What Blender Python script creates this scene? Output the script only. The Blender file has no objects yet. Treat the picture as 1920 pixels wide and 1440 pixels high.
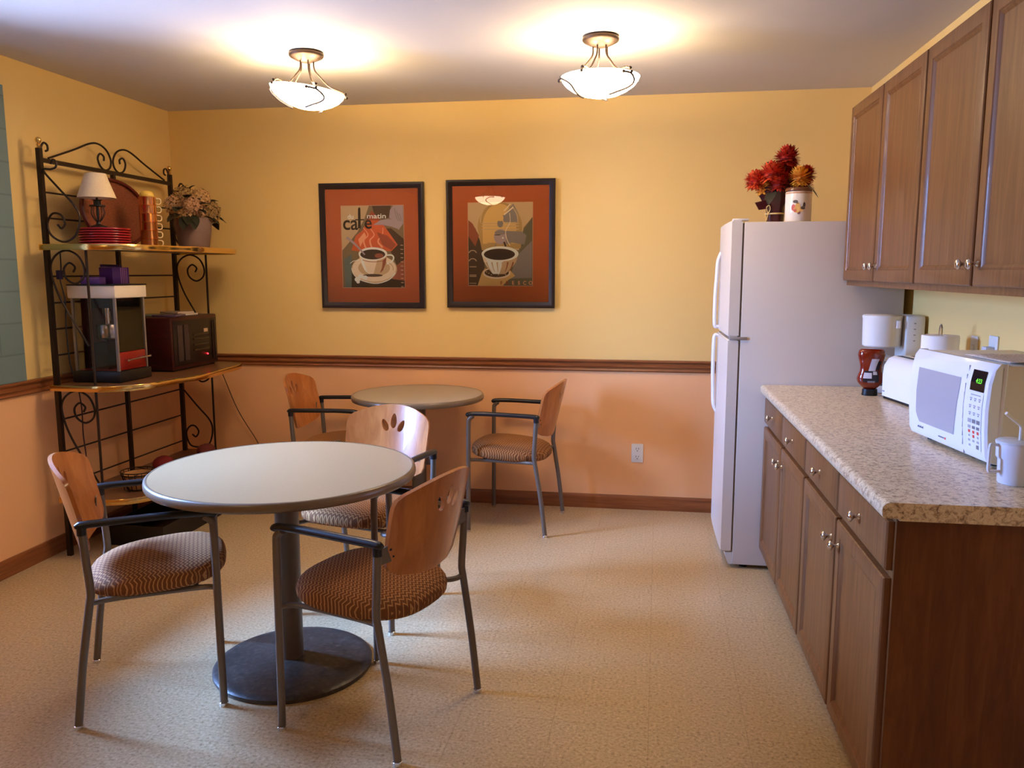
import bpy, bmesh, math, random
from mathutils import Vector, Matrix, geometry
random.seed(7)
S = bpy.context.scene
COL = S.collection
PI = math.pi
D = 4.876; XL = -2.964; XR = 1.22; H = 2.44; YF = -1.7   # room limits
CAMZ = 1.4423

# ------------------------------------------------------------------ helpers
def lin(c):
    return tuple(((v/255.)/12.92 if v/255. <= .04045 else ((v/255.+.055)/1.055)**2.4) for v in c)

def mat(name, rgb, rough=.5, metal=0., spec=.5, emit=None, estr=0., trans=0., alpha=1., coat=0., ior=1.45):
    m = bpy.data.materials.new(name); m.use_nodes = True
    b = m.node_tree.nodes['Principled BSDF']
    c = lin(rgb)+(1,)
    b.inputs['Base Color'].default_value = c
    b.inputs['Roughness'].default_value = rough
    b.inputs['Metallic'].default_value = metal
    b.inputs['Specular IOR Level'].default_value = spec
    b.inputs['Transmission Weight'].default_value = trans
    b.inputs['Coat Weight'].default_value = coat
    b.inputs['IOR'].default_value = ior
    if emit:
        b.inputs['Emission Color'].default_value = lin(emit)+(1,)
        b.inputs['Emission Strength'].default_value = estr
    return m

def nodes(m):
    nt = m.node_tree
    return nt, nt.nodes['Principled BSDF']

def add(nt, t, **kw):
    n = nt.nodes.new(t)
    for k, v in kw.items():
        if k in n.inputs: n.inputs[k].default_value = v
        else: setattr(n, k, v)
    return n

def ramp(nt, fac, stops):
    r = nt.nodes.new('ShaderNodeValToRGB')
    e = r.color_ramp.elements
    while len(e) < len(stops): e.new(.5)
    for i, (p, c) in enumerate(stops):
        e[i].position = p; e[i].color = lin(c)+(1,)
    nt.links.new(fac, r.inputs[0])
    return r

def coords(nt, scale=(1, 1, 1), rot=(0, 0, 0)):
    tc = nt.nodes.new('ShaderNodeTexCoord'); mp = nt.nodes.new('ShaderNodeMapping')
    mp.inputs['Scale'].default_value = scale; mp.inputs['Rotation'].default_value = rot
    nt.links.new(tc.outputs['Object'], mp.inputs['Vector'])
    return mp.outputs['Vector']

def bump(nt, b, h, strength=.1, dist=.01):
    n = nt.nodes.new('ShaderNodeBump'); n.inputs['Strength'].default_value = strength; n.inputs['Distance'].default_value = dist
    nt.links.new(h, n.inputs['Height']); nt.links.new(n.outputs['Normal'], b.inputs['Normal'])

def mottled(name, stops, scale=20, detail=6, rough=.5, spec=.5, bmp=0., stretch=(1, 1, 1), dist=0., metal=0.):
    m = mat(name, stops[0][1], rough, metal, spec); nt, b = nodes(m)
    v = coords(nt, stretch)
    n = add(nt, 'ShaderNodeTexNoise', Scale=scale, Detail=detail, Distortion=dist)
    nt.links.new(v, n.inputs['Vector'])
    r = ramp(nt, n.outputs['Fac'], stops)
    nt.links.new(r.outputs[0], b.inputs['Base Color'])
    if bmp: bump(nt, b, n.outputs['Fac'], bmp)
    return m

class B:
    """collects shapes into one mesh object"""
    def __init__(s): s.bm = bmesh.new()
    def _mi(s, f0, mi):
        s.bm.faces.ensure_lookup_table()
        for f in s.bm.faces[f0:]: f.material_index = mi
    def box(s, x0, x1, y0, y1, z0, z1, mi=0, bev=0, seg=2, M=None):
        t = bmesh.new()
        bmesh.ops.create_cube(t, size=1.)
        for v in t.verts:
            v.co = Vector(((x0+x1)/2+v.co.x*(x1-x0), (y0+y1)/2+v.co.y*(y1-y0), (z0+z1)/2+v.co.z*(z1-z0)))
        if bev: bmesh.ops.bevel(t, geom=list(t.edges), offset=bev, segments=seg, profile=.5, affect='EDGES')
        if M is not None: bmesh.ops.transform(t, matrix=M, verts=t.verts)
        s.merge(t, mi); return s
    def merge(s, t, mi=None):
        me = bpy.data.meshes.new('t'); t.to_mesh(me); t.free()
        f0 = len(s.bm.faces); s.bm.from_mesh(me); bpy.data.meshes.remove(me)
        if mi is not None: s._mi(f0, mi)
    def tube(s, pts, r, n=10, mi=0, closed=False, flat=1., caps=True, up=None):
        P = [Vector(p) for p in pts]; k = len(P)
        R = r if isinstance(r, (list, tuple)) else [r]*k
        bm = s.bm; f0 = len(bm.faces); rings = []
        nrm = None
        for i in range(k):
            if closed: t = (P[(i+1) % k]-P[i-1])
            else: t = P[min(i+1, k-1)]-P[max(i-1, 0)]
            t = t.normalized() if t.length > 1e-9 else Vector((0, 0, 1))
            if nrm is None:
                a = Vector(up) if up is not None else (Vector((0, 0, 1)) if abs(t.z) < .9 else Vector((1, 0, 0)))
                nrm = (a-t*a.dot(t)).normalized()
            else:
                nrm = (nrm-t*nrm.dot(t)).normalized()
            bi = t.cross(nrm)
            rings.append([bm.verts.new(P[i]+(nrm*math.cos(2*PI*j/n)*flat+bi*math.sin(2*PI*j/n))*R[i]) for j in range(n)])
        for i in range(k if closed else k-1):
            a, b = rings[i], rings[(i+1) % k]
            for j in range(n):
                bm.faces.new((a[j], a[(j+1) % n], b[(j+1) % n], b[j]))
        if caps and not closed:
            bm.faces.new(rings[0][::-1]); bm.faces.new(rings[-1])
        s._mi(f0, mi); return s
    def lathe(s, prof, c=(0, 0, 0), n=32, mi=0, M=None, sx=1., sy=1.):
        bm = s.bm; f0 = len(bm.faces); rings = []
        c = Vector(c)
        def tr(v): return (M @ v if M is not None else v)+c
        for r, z in prof:
            if r < 1e-6: rings.append([bm.verts.new(tr(Vector((0, 0, z))))])
            else: rings.append([bm.verts.new(tr(Vector((r*sx*math.cos(2*PI*j/n), r*sy*math.sin(2*PI*j/n), z)))) for j in range(n)])
        for a, b in zip(rings, rings[1:]):
            for j in range(n):
                k = (j+1) % n
                if len(a) == 1 and len(b) == 1: continue
                if len(a) == 1: bm.faces.new((a[0], b[k], b[j]))
                elif len(b) == 1: bm.faces.new((a[j], a[k], b[0]))
                else: bm.faces.new((a[j], a[k], b[k], b[j]))
        s._mi(f0, mi); return s
    def prism(s, pts, h0, h1, axis='z', mi=0, bev=0):
        """pts 2D; extruded along axis between h0,h1. axis x:(y,z) y:(x,z) z:(x,y)"""
        def P(a, b, h): return {'z': (a, b, h), 'y': (a, h, b), 'x': (h, a, b)}[axis]
        t = bmesh.new()
        lo = [t.verts.new(P(a, b, h0)) for a, b in pts]; hi = [t.verts.new(P(a, b, h1)) for a, b in pts]
        t.faces.new(lo); t.faces.new(hi[::-1]); n = len(pts)
        for i in range(n): t.faces.new((lo[i], hi[i], hi[(i+1) % n], lo[(i+1) % n]))
        bmesh.ops.recalc_face_normals(t, faces=t.faces)
        if bev:
            es = [e for e in t.edges if len(e.link_faces) == 2 and any(len(f.verts) == n for f in e.link_faces)]
            bmesh.ops.bevel(t, geom=es, offset=bev, segments=2, affect='EDGES')
        s.merge(t, mi); return s
    def poly(s, pts, mi=0):
        f0 = len(s.bm.faces); s.bm.faces.new([s.bm.verts.new(p) for p in pts]); s._mi(f0, mi); return s
    def ball(s, c, r, mi=0, sub=2, sc=(1, 1, 1), jit=0.):
        t = bmesh.new(); bmesh.ops.create_icosphere(t, subdivisions=sub, radius=r)
        for v in t.verts:
            k = 1+random.uniform(-jit, jit)
            v.co = Vector((v.co.x*sc[0]*k+c[0], v.co.y*sc[1]*k+c[1], v.co.z*sc[2]*k+c[2]))
        s.merge(t, mi); return s
    def cyl(s, p0, p1, r, n=20, mi=0, r1=None):
        return s.tube([p0, p1], [r, r if r1 is None else r1], n=n, mi=mi)
    def text(s, body, M, size, mi=0, ext=.0004, sx=1., bold=0.):
        cu = bpy.data.curves.new('t', 'FONT'); cu.body = body; cu.size = size; cu.extrude = ext
        cu.align_x = 'CENTER'; cu.align_y = 'CENTER'; cu.offset = bold; cu.resolution_u = 4
        ob = bpy.data.objects.new('t', cu); COL.objects.link(ob)
        dg = bpy.context.evaluated_depsgraph_get()
        me = bpy.data.meshes.new_from_object(ob.evaluated_get(dg))
        bpy.data.objects.remove(ob); bpy.data.curves.remove(cu)
        me.transform(M @ Matrix.Diagonal((sx, 1, 1, 1)))
        f0 = len(s.bm.faces); s.bm.from_mesh(me); bpy.data.meshes.remove(me); s._mi(f0, mi); return s
    def build(s, name, mats, parent=None, smooth=40, loc=None, rz=0., recalc=True):
        if not isinstance(mats, (list, tuple)): mats = [mats]
        if recalc: bmesh.ops.recalc_face_normals(s.bm, faces=s.bm.faces)
        me = bpy.data.meshes.new(name); s.bm.to_mesh(me); s.bm.free()
        for m in mats: me.materials.append(m)
        if smooth:
            for p in me.polygons: p.use_smooth = True
            me.set_sharp_from_angle(angle=math.radians(smooth))
        o = bpy.data.objects.new(name, me); COL.objects.link(o)
        if parent: o.parent = parent
        if loc is not None: o.location = loc
        if rz: o.rotation_euler.z = rz
        return o

def tag(o, label=None, cat=None, group=None, kind=None):
    if label: o['label'] = label
    if cat: o['category'] = cat
    if group: o['group'] = group
    if kind: o['kind'] = kind
    return o

def thing(name, label, cat, loc=(0, 0, 0), rz=0., group=None):
    o = bpy.data.objects.new(name, None); COL.objects.link(o)
    o.location = loc; o.rotation_euler.z = rz; o.empty_display_size = .1
    return tag(o, label, cat, group)

def copy_tree(o, parent=None):
    c = o.copy(); COL.objects.link(c)
    if parent: c.parent = parent
    for ch in list(o.children): copy_tree(ch, c)
    return c

def smooth_pts(P, k=6, closed=False):
    P = [Vector(p) for p in P]; out = []; n = len(P)
    rng = range(n if closed else n-1)
    for i in rng:
        p0 = P[i-1] if (closed or i > 0) else P[0]*2-P[1]
        p1 = P[i]; p2 = P[(i+1) % n]
        p3 = P[(i+2) % n] if (closed or i+2 < n) else P[-1]*2-P[-2]
        for j in range(k):
            t = j/k
            out.append(.5*((2*p1)+(p2-p0)*t+(2*p0-5*p1+4*p2-p3)*t*t+(3*p1-p0-3*p2+p3)*t**3))
    if not closed: out.append(P[-1])
    return out

def plate(outline, holes, step, fmap, th):
    """curved plate with holes: 2D outline -> delaunay -> mapped by fmap(u,v,off)"""
    def inside(p, poly):
        c = False; j = len(poly)-1
        for i in range(len(poly)):
            a, b = poly[i], poly[j]
            if (a[1] > p[1]) != (b[1] > p[1]) and p[0] < (b[0]-a[0])*(p[1]-a[1])/(b[1]-a[1])+a[0]: c = not c
            j = i
        return c
    V = []; E = []
    for L in [outline]+holes:
        b = len(V); V += [Vector(q) for q in L]
        E += [(b+i, b+(i+1) % len(L)) for i in range(len(L))]
    xs = [q[0] for q in outline]; ys = [q[1] for q in outline]
    x = min(xs)+step*.5
    bd = list(V)
    while x < max(xs):
        y = min(ys)+step*.5
        while y < max(ys):
            q = Vector((x, y))
            if inside(q, outline) and not any(inside(q, h) for h in holes) and min((q-w).length for w in bd) > step*.4: V.append(q)
            y += step
        x += step
    r = geometry.delaunay_2d_cdt(V, E, [], 0, 1e-6)
    vs, fs = r[0], r[2]
    keep = []
    for f in fs:
        c = sum((vs[i] for i in f), Vector((0, 0)))/len(f)
        if inside(c, outline) and not any(inside(c, h) for h in holes): keep.append(f)
    bm = bmesh.new()
    A = [bm.verts.new(fmap(v.x, v.y, 0)) for v in vs]; Bv = [bm.verts.new(fmap(v.x, v.y, th)) for v in vs]
    cnt = {}
    for f in keep:
        bm.faces.new([A[i] for i in f]); bm.faces.new([Bv[i] for i in f][::-1])
        for i in range(len(f)):
            e = (f[i], f[(i+1) % len(f)]); cnt[e] = 1
    for (a, b) in list(cnt):
        if (b, a) not in cnt: bm.faces.new((A[b], A[a], Bv[a], Bv[b]))
    for v in [v for v in bm.verts if not v.link_faces]: bm.verts.remove(v)
    return bm

# ------------------------------------------------------------------ materials
def two_tone(name, axis_z=.885):
    m = mat(name, (230, 190, 105), .55, spec=.3); nt, b = nodes(m)
    tc = nt.nodes.new('ShaderNodeTexCoord'); sp = nt.nodes.new('ShaderNodeSeparateXYZ')
    nt.links.new(tc.outputs['Object'], sp.inputs[0])
    gt = add(nt, 'ShaderNodeMath', operation='GREATER_THAN'); nt.links.new(sp.outputs['Z'], gt.inputs[0]); gt.inputs[1].default_value = axis_z
    n = add(nt, 'ShaderNodeTexNoise', Scale=260., Detail=3.); nt.links.new(tc.outputs['Object'], n.inputs['Vector'])
    mx = nt.nodes.new('ShaderNodeMix'); mx.data_type = 'RGBA'
    nt.links.new(gt.outputs[0], mx.inputs['Factor'])
    mx.inputs['A'].default_value = lin(ORANGE)+(1,); mx.inputs['B'].default_value = lin(YELLOW)+(1,)
    nt.links.new(mx.outputs['Result'], b.inputs['Base Color'])
    bump(nt, b, n.outputs['Fac'], .05, .002)
    return m
YELLOW = (237, 201, 126); ORANGE = (242, 184, 130)
M = {}
M['wall'] = two_tone('painted_wall')
M['ceiling'] = mottled('ceiling_paint', [(0, (200, 194, 187)), (1, (206, 200, 193))], 180, 3, .8, .2, .06)
# floor: speckled vinyl composition tile with hairline seams
m = mat('vinyl_tile', (200, 175, 145), .3, spec=.5); nt, b = nodes(m)
v = coords(nt)
n1 = add(nt, 'ShaderNodeTexNoise', Scale=95., Detail=5., Roughness=.7); nt.links.new(v, n1.inputs['Vector'])
r1 = ramp(nt, n1.outputs['Fac'], [(.32, (132, 106, 72)), (.44, (182, 156, 116)), (.58, (199, 173, 132)), (.70, (222, 202, 164))])
n2 = add(nt, 'ShaderNodeTexNoise', Scale=1.3, Detail=2.); nt.links.new(v, n2.inputs['Vector'])
br = add(nt, 'ShaderNodeTexBrick', offset=0., **{'Scale': 1., 'Mortar Size': .0009, 'Mortar Smooth': .1, 'Brick Width': .305, 'Row Height': .305, 'Bias': 0.})
br.inputs['Color1'].default_value = (1, 1, 1, 1); br.inputs['Color2'].default_value = (.985, .985, .98, 1); br.inputs['Mortar'].default_value = (.72, .68, .64, 1)
mp = nt.nodes.new('ShaderNodeMapping'); mp.inputs['Rotation'].default_value = (0, 0, .02); nt.links.new(v, mp.inputs[0]); nt.links.new(mp.outputs[0], br.inputs['Vector'])
mx = nt.nodes.new('ShaderNodeMix'); mx.data_type = 'RGBA'; mx.blend_type = 'MULTIPLY'; mx.inputs['Factor'].default_value = 1.
nt.links.new(r1.outputs[0], mx.inputs['A']); nt.links.new(br.outputs['Color'], mx.inputs['B'])
nt.links.new(mx.outputs['Result'], b.inputs['Base Color'])
mr = add(nt, 'ShaderNodeMapRange'); nt.links.new(n2.outputs['Fac'], mr.inputs[0]); mr.inputs[3].default_value = .26; mr.inputs[4].default_value = .42
nt.links.new(mr.outputs[0], b.inputs['Roughness'])
bump(nt, b, n1.outputs['Fac'], .08, .001)
M['floor'] = m

def wood(name, dark, mid, light, scale=3., stretch=(9, 9, .7), rough=.35, coat=.2, spec=.5):
    m = mat(name, mid, rough, spec=spec, coat=coat); nt, b = nodes(m)
    v = coords(nt, stretch)
    n = add(nt, 'ShaderNodeTexNoise', Scale=scale, Detail=8., Roughness=.62, Distortion=.6); nt.links.new(v, n.inputs['Vector'])
    r = ramp(nt, n.outputs['Fac'], [(.28, dark), (.5, mid), (.72, light)])
    nt.links.new(r.outputs[0], b.inputs['Base Color'])
    bump(nt, b, n.outputs['Fac'], .04, .002)
    return m
M['cab'] = wood('cabinet_wood', (100, 62, 32), (120, 77, 41), (136, 91, 51), 3.5, (14, 14, .9), .42, .08, .35)
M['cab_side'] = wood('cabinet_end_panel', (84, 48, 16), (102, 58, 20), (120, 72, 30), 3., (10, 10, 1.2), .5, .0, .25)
M['trimX'] = wood('oak_trim_long_x', (112, 62, 30), (138, 80, 42), (156, 96, 54), 4., (.7, 12, 12), .35)
M['trimY'] = wood('oak_trim_long_y', (112, 62, 30), (138, 80, 42), (156, 96, 54), 4., (12, .7, 12), .35)
M['ply'] = wood('cherry_plywood', (158, 88, 40), (176, 104, 50), (194, 122, 64), 3., (8, 8, 1.1), .28, .4)
# laminate countertop
m = mat('speckled_laminate', (190, 170, 145), .28); nt, b = nodes(m); v = coords(nt)
a1 = add(nt, 'ShaderNodeTexNoise', Scale=70., Detail=6., Roughness=.75, Distortion=.8); nt.links.new(v, a1.inputs['Vector'])
r = ramp(nt, a1.outputs['Fac'], [(.30, (92, 70, 50)), (.40, (152, 124, 94)), (.48, (202, 178, 144)), (.58, (226, 208, 174)), (.70, (180, 144, 106))])
nt.links.new(r.outputs[0], b.inputs['Base Color']); M['counter'] = m
# seat fabric: fine zigzag wave weave
def fabric(name, base, line, sc=1.):
    m = mat(name, base, .85, spec=.2); nt, b = nodes(m); v = coords(nt, (1, 1, 1))
    w0 = add(nt, 'ShaderNodeTexWave', bands_direction='X', wave_profile='TRI', Scale=16.*sc); nt.links.new(v, w0.inputs['Vector'])
    sp = nt.nodes.new('ShaderNodeSeparateXYZ'); nt.links.new(v, sp.inputs[0])
    mu = add(nt, 'ShaderNodeMath', operation='MULTIPLY'); nt.links.new(w0.outputs['Fac'], mu.inputs[0]); mu.inputs[1].default_value = .010/sc
    ad = add(nt, 'ShaderNodeMath', operation='ADD'); nt.links.new(sp.outputs['Y'], ad.inputs[0]); nt.links.new(mu.outputs[0], ad.inputs[1])
    ml = add(nt, 'ShaderNodeMath', operation='MULTIPLY'); nt.links.new(ad.outputs[0], ml.inputs[0]); ml.inputs[1].default_value = 2*PI*72*sc
    sn = add(nt, 'ShaderNodeMath', operation='SINE'); nt.links.new(ml.outputs[0], sn.inputs[0])
    r = ramp(nt, sn.outputs[0], [(.0, base), (.45, base), (.75, line), (1, line)])
    nt.links.new(r.outputs[0], b.inputs['Base Color'])
    bump(nt, b, sn.outputs[0], .15, .001)
    return m
M['fabric'] = fabric('wave_pattern_fabric', (118, 74, 42), (186, 136, 84))
M['tube'] = mat('taupe_painted_steel', (112, 100, 88), .38, metal=.25, spec=.5)
M['arm'] = mat('black_armrest', (26, 26, 30), .3, spec=.5)
M['chrome'] = mat('chrome', (225, 225, 228), .12, metal=1.)
M['nickel'] = mat('brushed_nickel', (170, 155, 140), .35, metal=1.)
M['tabletop'] = mottled('table_laminate', [(.2, (152, 128, 92)), (.8, (164, 140, 104))], 240, 3, .32, .5)
M['tabletop2'] = mottled('grey_table_laminate', [(.2, (160, 148, 126)), (.8, (172, 160, 138))], 240, 3, .32, .5)
M['edge'] = mat('table_vinyl_edge', (116, 98, 76), .28, spec=.6)
M['column'] = mat('table_column', (96, 84, 72), .35, metal=.2)
M['base'] = mottled('cast_iron_base', [(.3, (52, 46, 40)), (.6, (68, 60, 52)), (.8, (96, 88, 78))], 60, 5, .4, .5, .1)
M['white_app'] = mat('almond_enamel', (226, 216, 202), .38, spec=.45)
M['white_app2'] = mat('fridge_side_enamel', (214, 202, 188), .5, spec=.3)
M['gasket'] = mat('grey_gasket', (150, 140, 128), .7)
M['white'] = mat('white_plastic', (238, 236, 238), .3, spec=.5)
M['white_m'] = mat('white_plastic_matte', (226, 222, 214), .5)
M['black'] = mat('black_plastic', (18, 17, 18), .4)
M['iron'] = mat('dark_bronze_wrought_iron', (50, 34, 22), .42, metal=.4)
M['brass'] = mat('polished_brass', (226, 186, 112), .16, metal=1.)
M['glassy'] = mat('acrylic', (255, 255, 255), .05, trans=1., ior=1.1)
def thin_glass(name, tint=(1, 1, 1), refl=.08, rough=.0):
    m = bpy.data.materials.new(name); m.use_nodes = True; nt = m.node_tree
    nt.nodes.remove(nt.nodes['Principled BSDF']); out = nt.nodes['Material Output']
    tr = nt.nodes.new('ShaderNodeBsdfTransparent'); tr.inputs[0].default_value = tint+(1,)
    gl = nt.nodes.new('ShaderNodeBsdfGlossy'); gl.inputs['Roughness'].default_value = rough
    fr = nt.nodes.new('ShaderNodeFresnel'); fr.inputs[0].default_value = 1.5
    ma = add(nt, 'ShaderNodeMath', operation='ADD'); nt.links.new(fr.outputs[0], ma.inputs[0]); ma.inputs[1].default_value = refl-.04
    mx = nt.nodes.new('ShaderNodeMixShader'); nt.links.new(ma.outputs[0], mx.inputs[0])
    nt.links.new(tr.outputs[0], mx.inputs[1]); nt.links.new(gl.outputs[0], mx.inputs[2]); nt.links.new(mx.outputs[0], out.inputs[0])
    return m
M['pane'] = thin_glass('window_glass', (.97, .98, 1.), .04)
M['picglass'] = thin_glass('picture_glass', (.97, .97, .97), .035)
M['clear'] = thin_glass('clear_plastic', (.95, .94, .94), .045, .03)

# ------------------------------------------------------------------ room shell
def struct(b, name, mats, **kw):
    o = b.build(name, mats, **kw); o['kind'] = 'structure'; return o
struct(B().box(XL-.3, XR+.2, YF-.2, D+.2, -.1, 0), 'floor', M['floor'], smooth=0)
struct(B().box(XL-.3, XR+.2, YF-.2, D+.2, H, H+.1), 'ceiling', M['ceiling'], smooth=0)
struct(B().box(XL-.3, XR+.2, D, D+.2, 0, H), 'wall_back', M['wall'], smooth=0)
struct(B().box(XL-.3, XR+.2, YF-.2, YF, 0, H), 'wall_front', M['wall'], smooth=0)
struct(B().box(XR, XR+.2, YF, D, 0, H), 'wall_right', M['wall'], smooth=0)
WY0, WY1, WZ0, WZ1 = 2.36, 3.06, .918, 2.20
w = B(); T = .12
w.box(XL-T, XL, YF, WY0, 0, H).box(XL-T, XL, WY1, D, 0, H).box(XL-T, XL, WY0, WY1, 0, WZ0).box(XL-T, XL, WY0, WY1, WZ1, H)
struct(w, 'wall_left', M['wall'], smooth=0)
# window with teal painted block reveal
win = tag(thing('window_1', None, None, (XL, (WY0+WY1)/2, WZ0)), kind='structure')
tm = mat('teal_painted_block', (84, 112, 112), .5); nt, b = nodes(tm)
tc = nt.nodes.new('ShaderNodeTexCoord'); sp = nt.nodes.new('ShaderNodeSeparateXYZ'); cb = nt.nodes.new('ShaderNodeCombineXYZ')
nt.links.new(tc.outputs['Object'], sp.inputs[0])
sm = add(nt, 'ShaderNodeMath', operation='ADD'); nt.links.new(sp.outputs['X'], sm.inputs[0]); nt.links.new(sp.outputs['Y'], sm.inputs[1])
nt.links.new(sm.outputs[0], cb.inputs[0]); nt.links.new(sp.outputs['Z'], cb.inputs[1])
br = add(nt, 'ShaderNodeTexBrick', **{'Scale': 1., 'Mortar Size': .006, 'Mortar Smooth': .6, 'Brick Width': .4, 'Row Height': .15})
br.inputs['Color1'].default_value = lin((120, 140, 138))+(1,); br.inputs['Color2'].default_value = lin((116, 136, 134))+(1,); br.inputs['Mortar'].default_value = lin((104, 122, 122))+(1,)
nt.links.new(cb.outputs[0], br.inputs['Vector']); nt.links.new(br.outputs['Color'], b.inputs['Base Color'])
bump(nt, b, br.outputs['Fac'], -.4, .004)
j = B(); o = (XL, (WY0+WY1)/2, WZ0); hw = (WY1-WY0)/2; hh = WZ1-WZ0; e = .012
j.box(-T+.04, -.001, hw-e, hw-.001, 0.001, hh-.001).box(-T+.04, -.001, -hw+.001, -hw+e, 0.001, hh-.001).box(-T+.04, -.001, -hw+e, hw-e, hh-e, hh-.001).box(-T+.04, -.001, -hw+e, hw-e, .001, e)
j.build('window_reveal', M['white_m'], win, smooth=0)
f = B(); a = .05
f.box(-T+.0, -T+.04, -hw, -hw+a, 0, hh, bev=.004).box(-T, -T+.04, hw-a, hw, 0, hh, bev=.004).box(-T, -T+.04, -hw+a, hw-a, 0, a, bev=.004).box(-T, -T+.04, -hw+a, hw-a, hh-a, hh, bev=.004).box(-T+.002, -T+.038, -.02, .02, a, hh-a, bev=.004)
f.build('window_frame', M['white_m'], win)
B().box(-T+.018, -T+.022, -hw+a, -.02, a, hh-a).box(-T+.018, -T+.022, .02, hw-a, a, hh-a).build('window_pane', M['pane'], win, smooth=0)

tag(B().box(XL+.0005, XL+.022, WY1+.03, 3.490, .9185, 2.30, bev=.003).build('wall_panel', tm), 'teal painted panel on the left wall at the left edge of the photo', 'panel')
# chair rail and baseboards
def rail_prof(d0, z0, z1):   # (outward distance, z)
    h = z1-z0
    return [(0, z0), (.012, z0+.002), (.018, z0+h*.12), (.014, z0+h*.24), (.016, z0+h*.34), (.024, z0+h*.44), (.024, z0+h*.56), (.016, z0+h*.66), (.016, z0+h*.74), (.028, z0+h*.84), (.030, z0+h*.94), (.026, z1), (0, z1)]
pr = rail_prof(0, .846, .918)
struct(B().prism([(D-a, z) for a, z in pr], XL+.03, XR-.0, 'x'), 'trim_1', M['trimX'], smooth=30)
struct(B().prism([(XL+a, z) for a, z in pr], YF, D, 'y'), 'trim_2', M['trimY'], smooth=30)
bp = [(0, 0), (.014, 0), (.014, .066), (.011, .076), (.006, .084), (0, .086)]
struct(B().prism([(D-a, z) for a, z in bp], XL+.014, XR, 'x'), 'baseboard_back', M['trimX'], smooth=30)
struct(B().prism([(XL+a, z) for a, z in bp], YF, D, 'y'), 'baseboard_left', M['trimY'], smooth=30)

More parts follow.
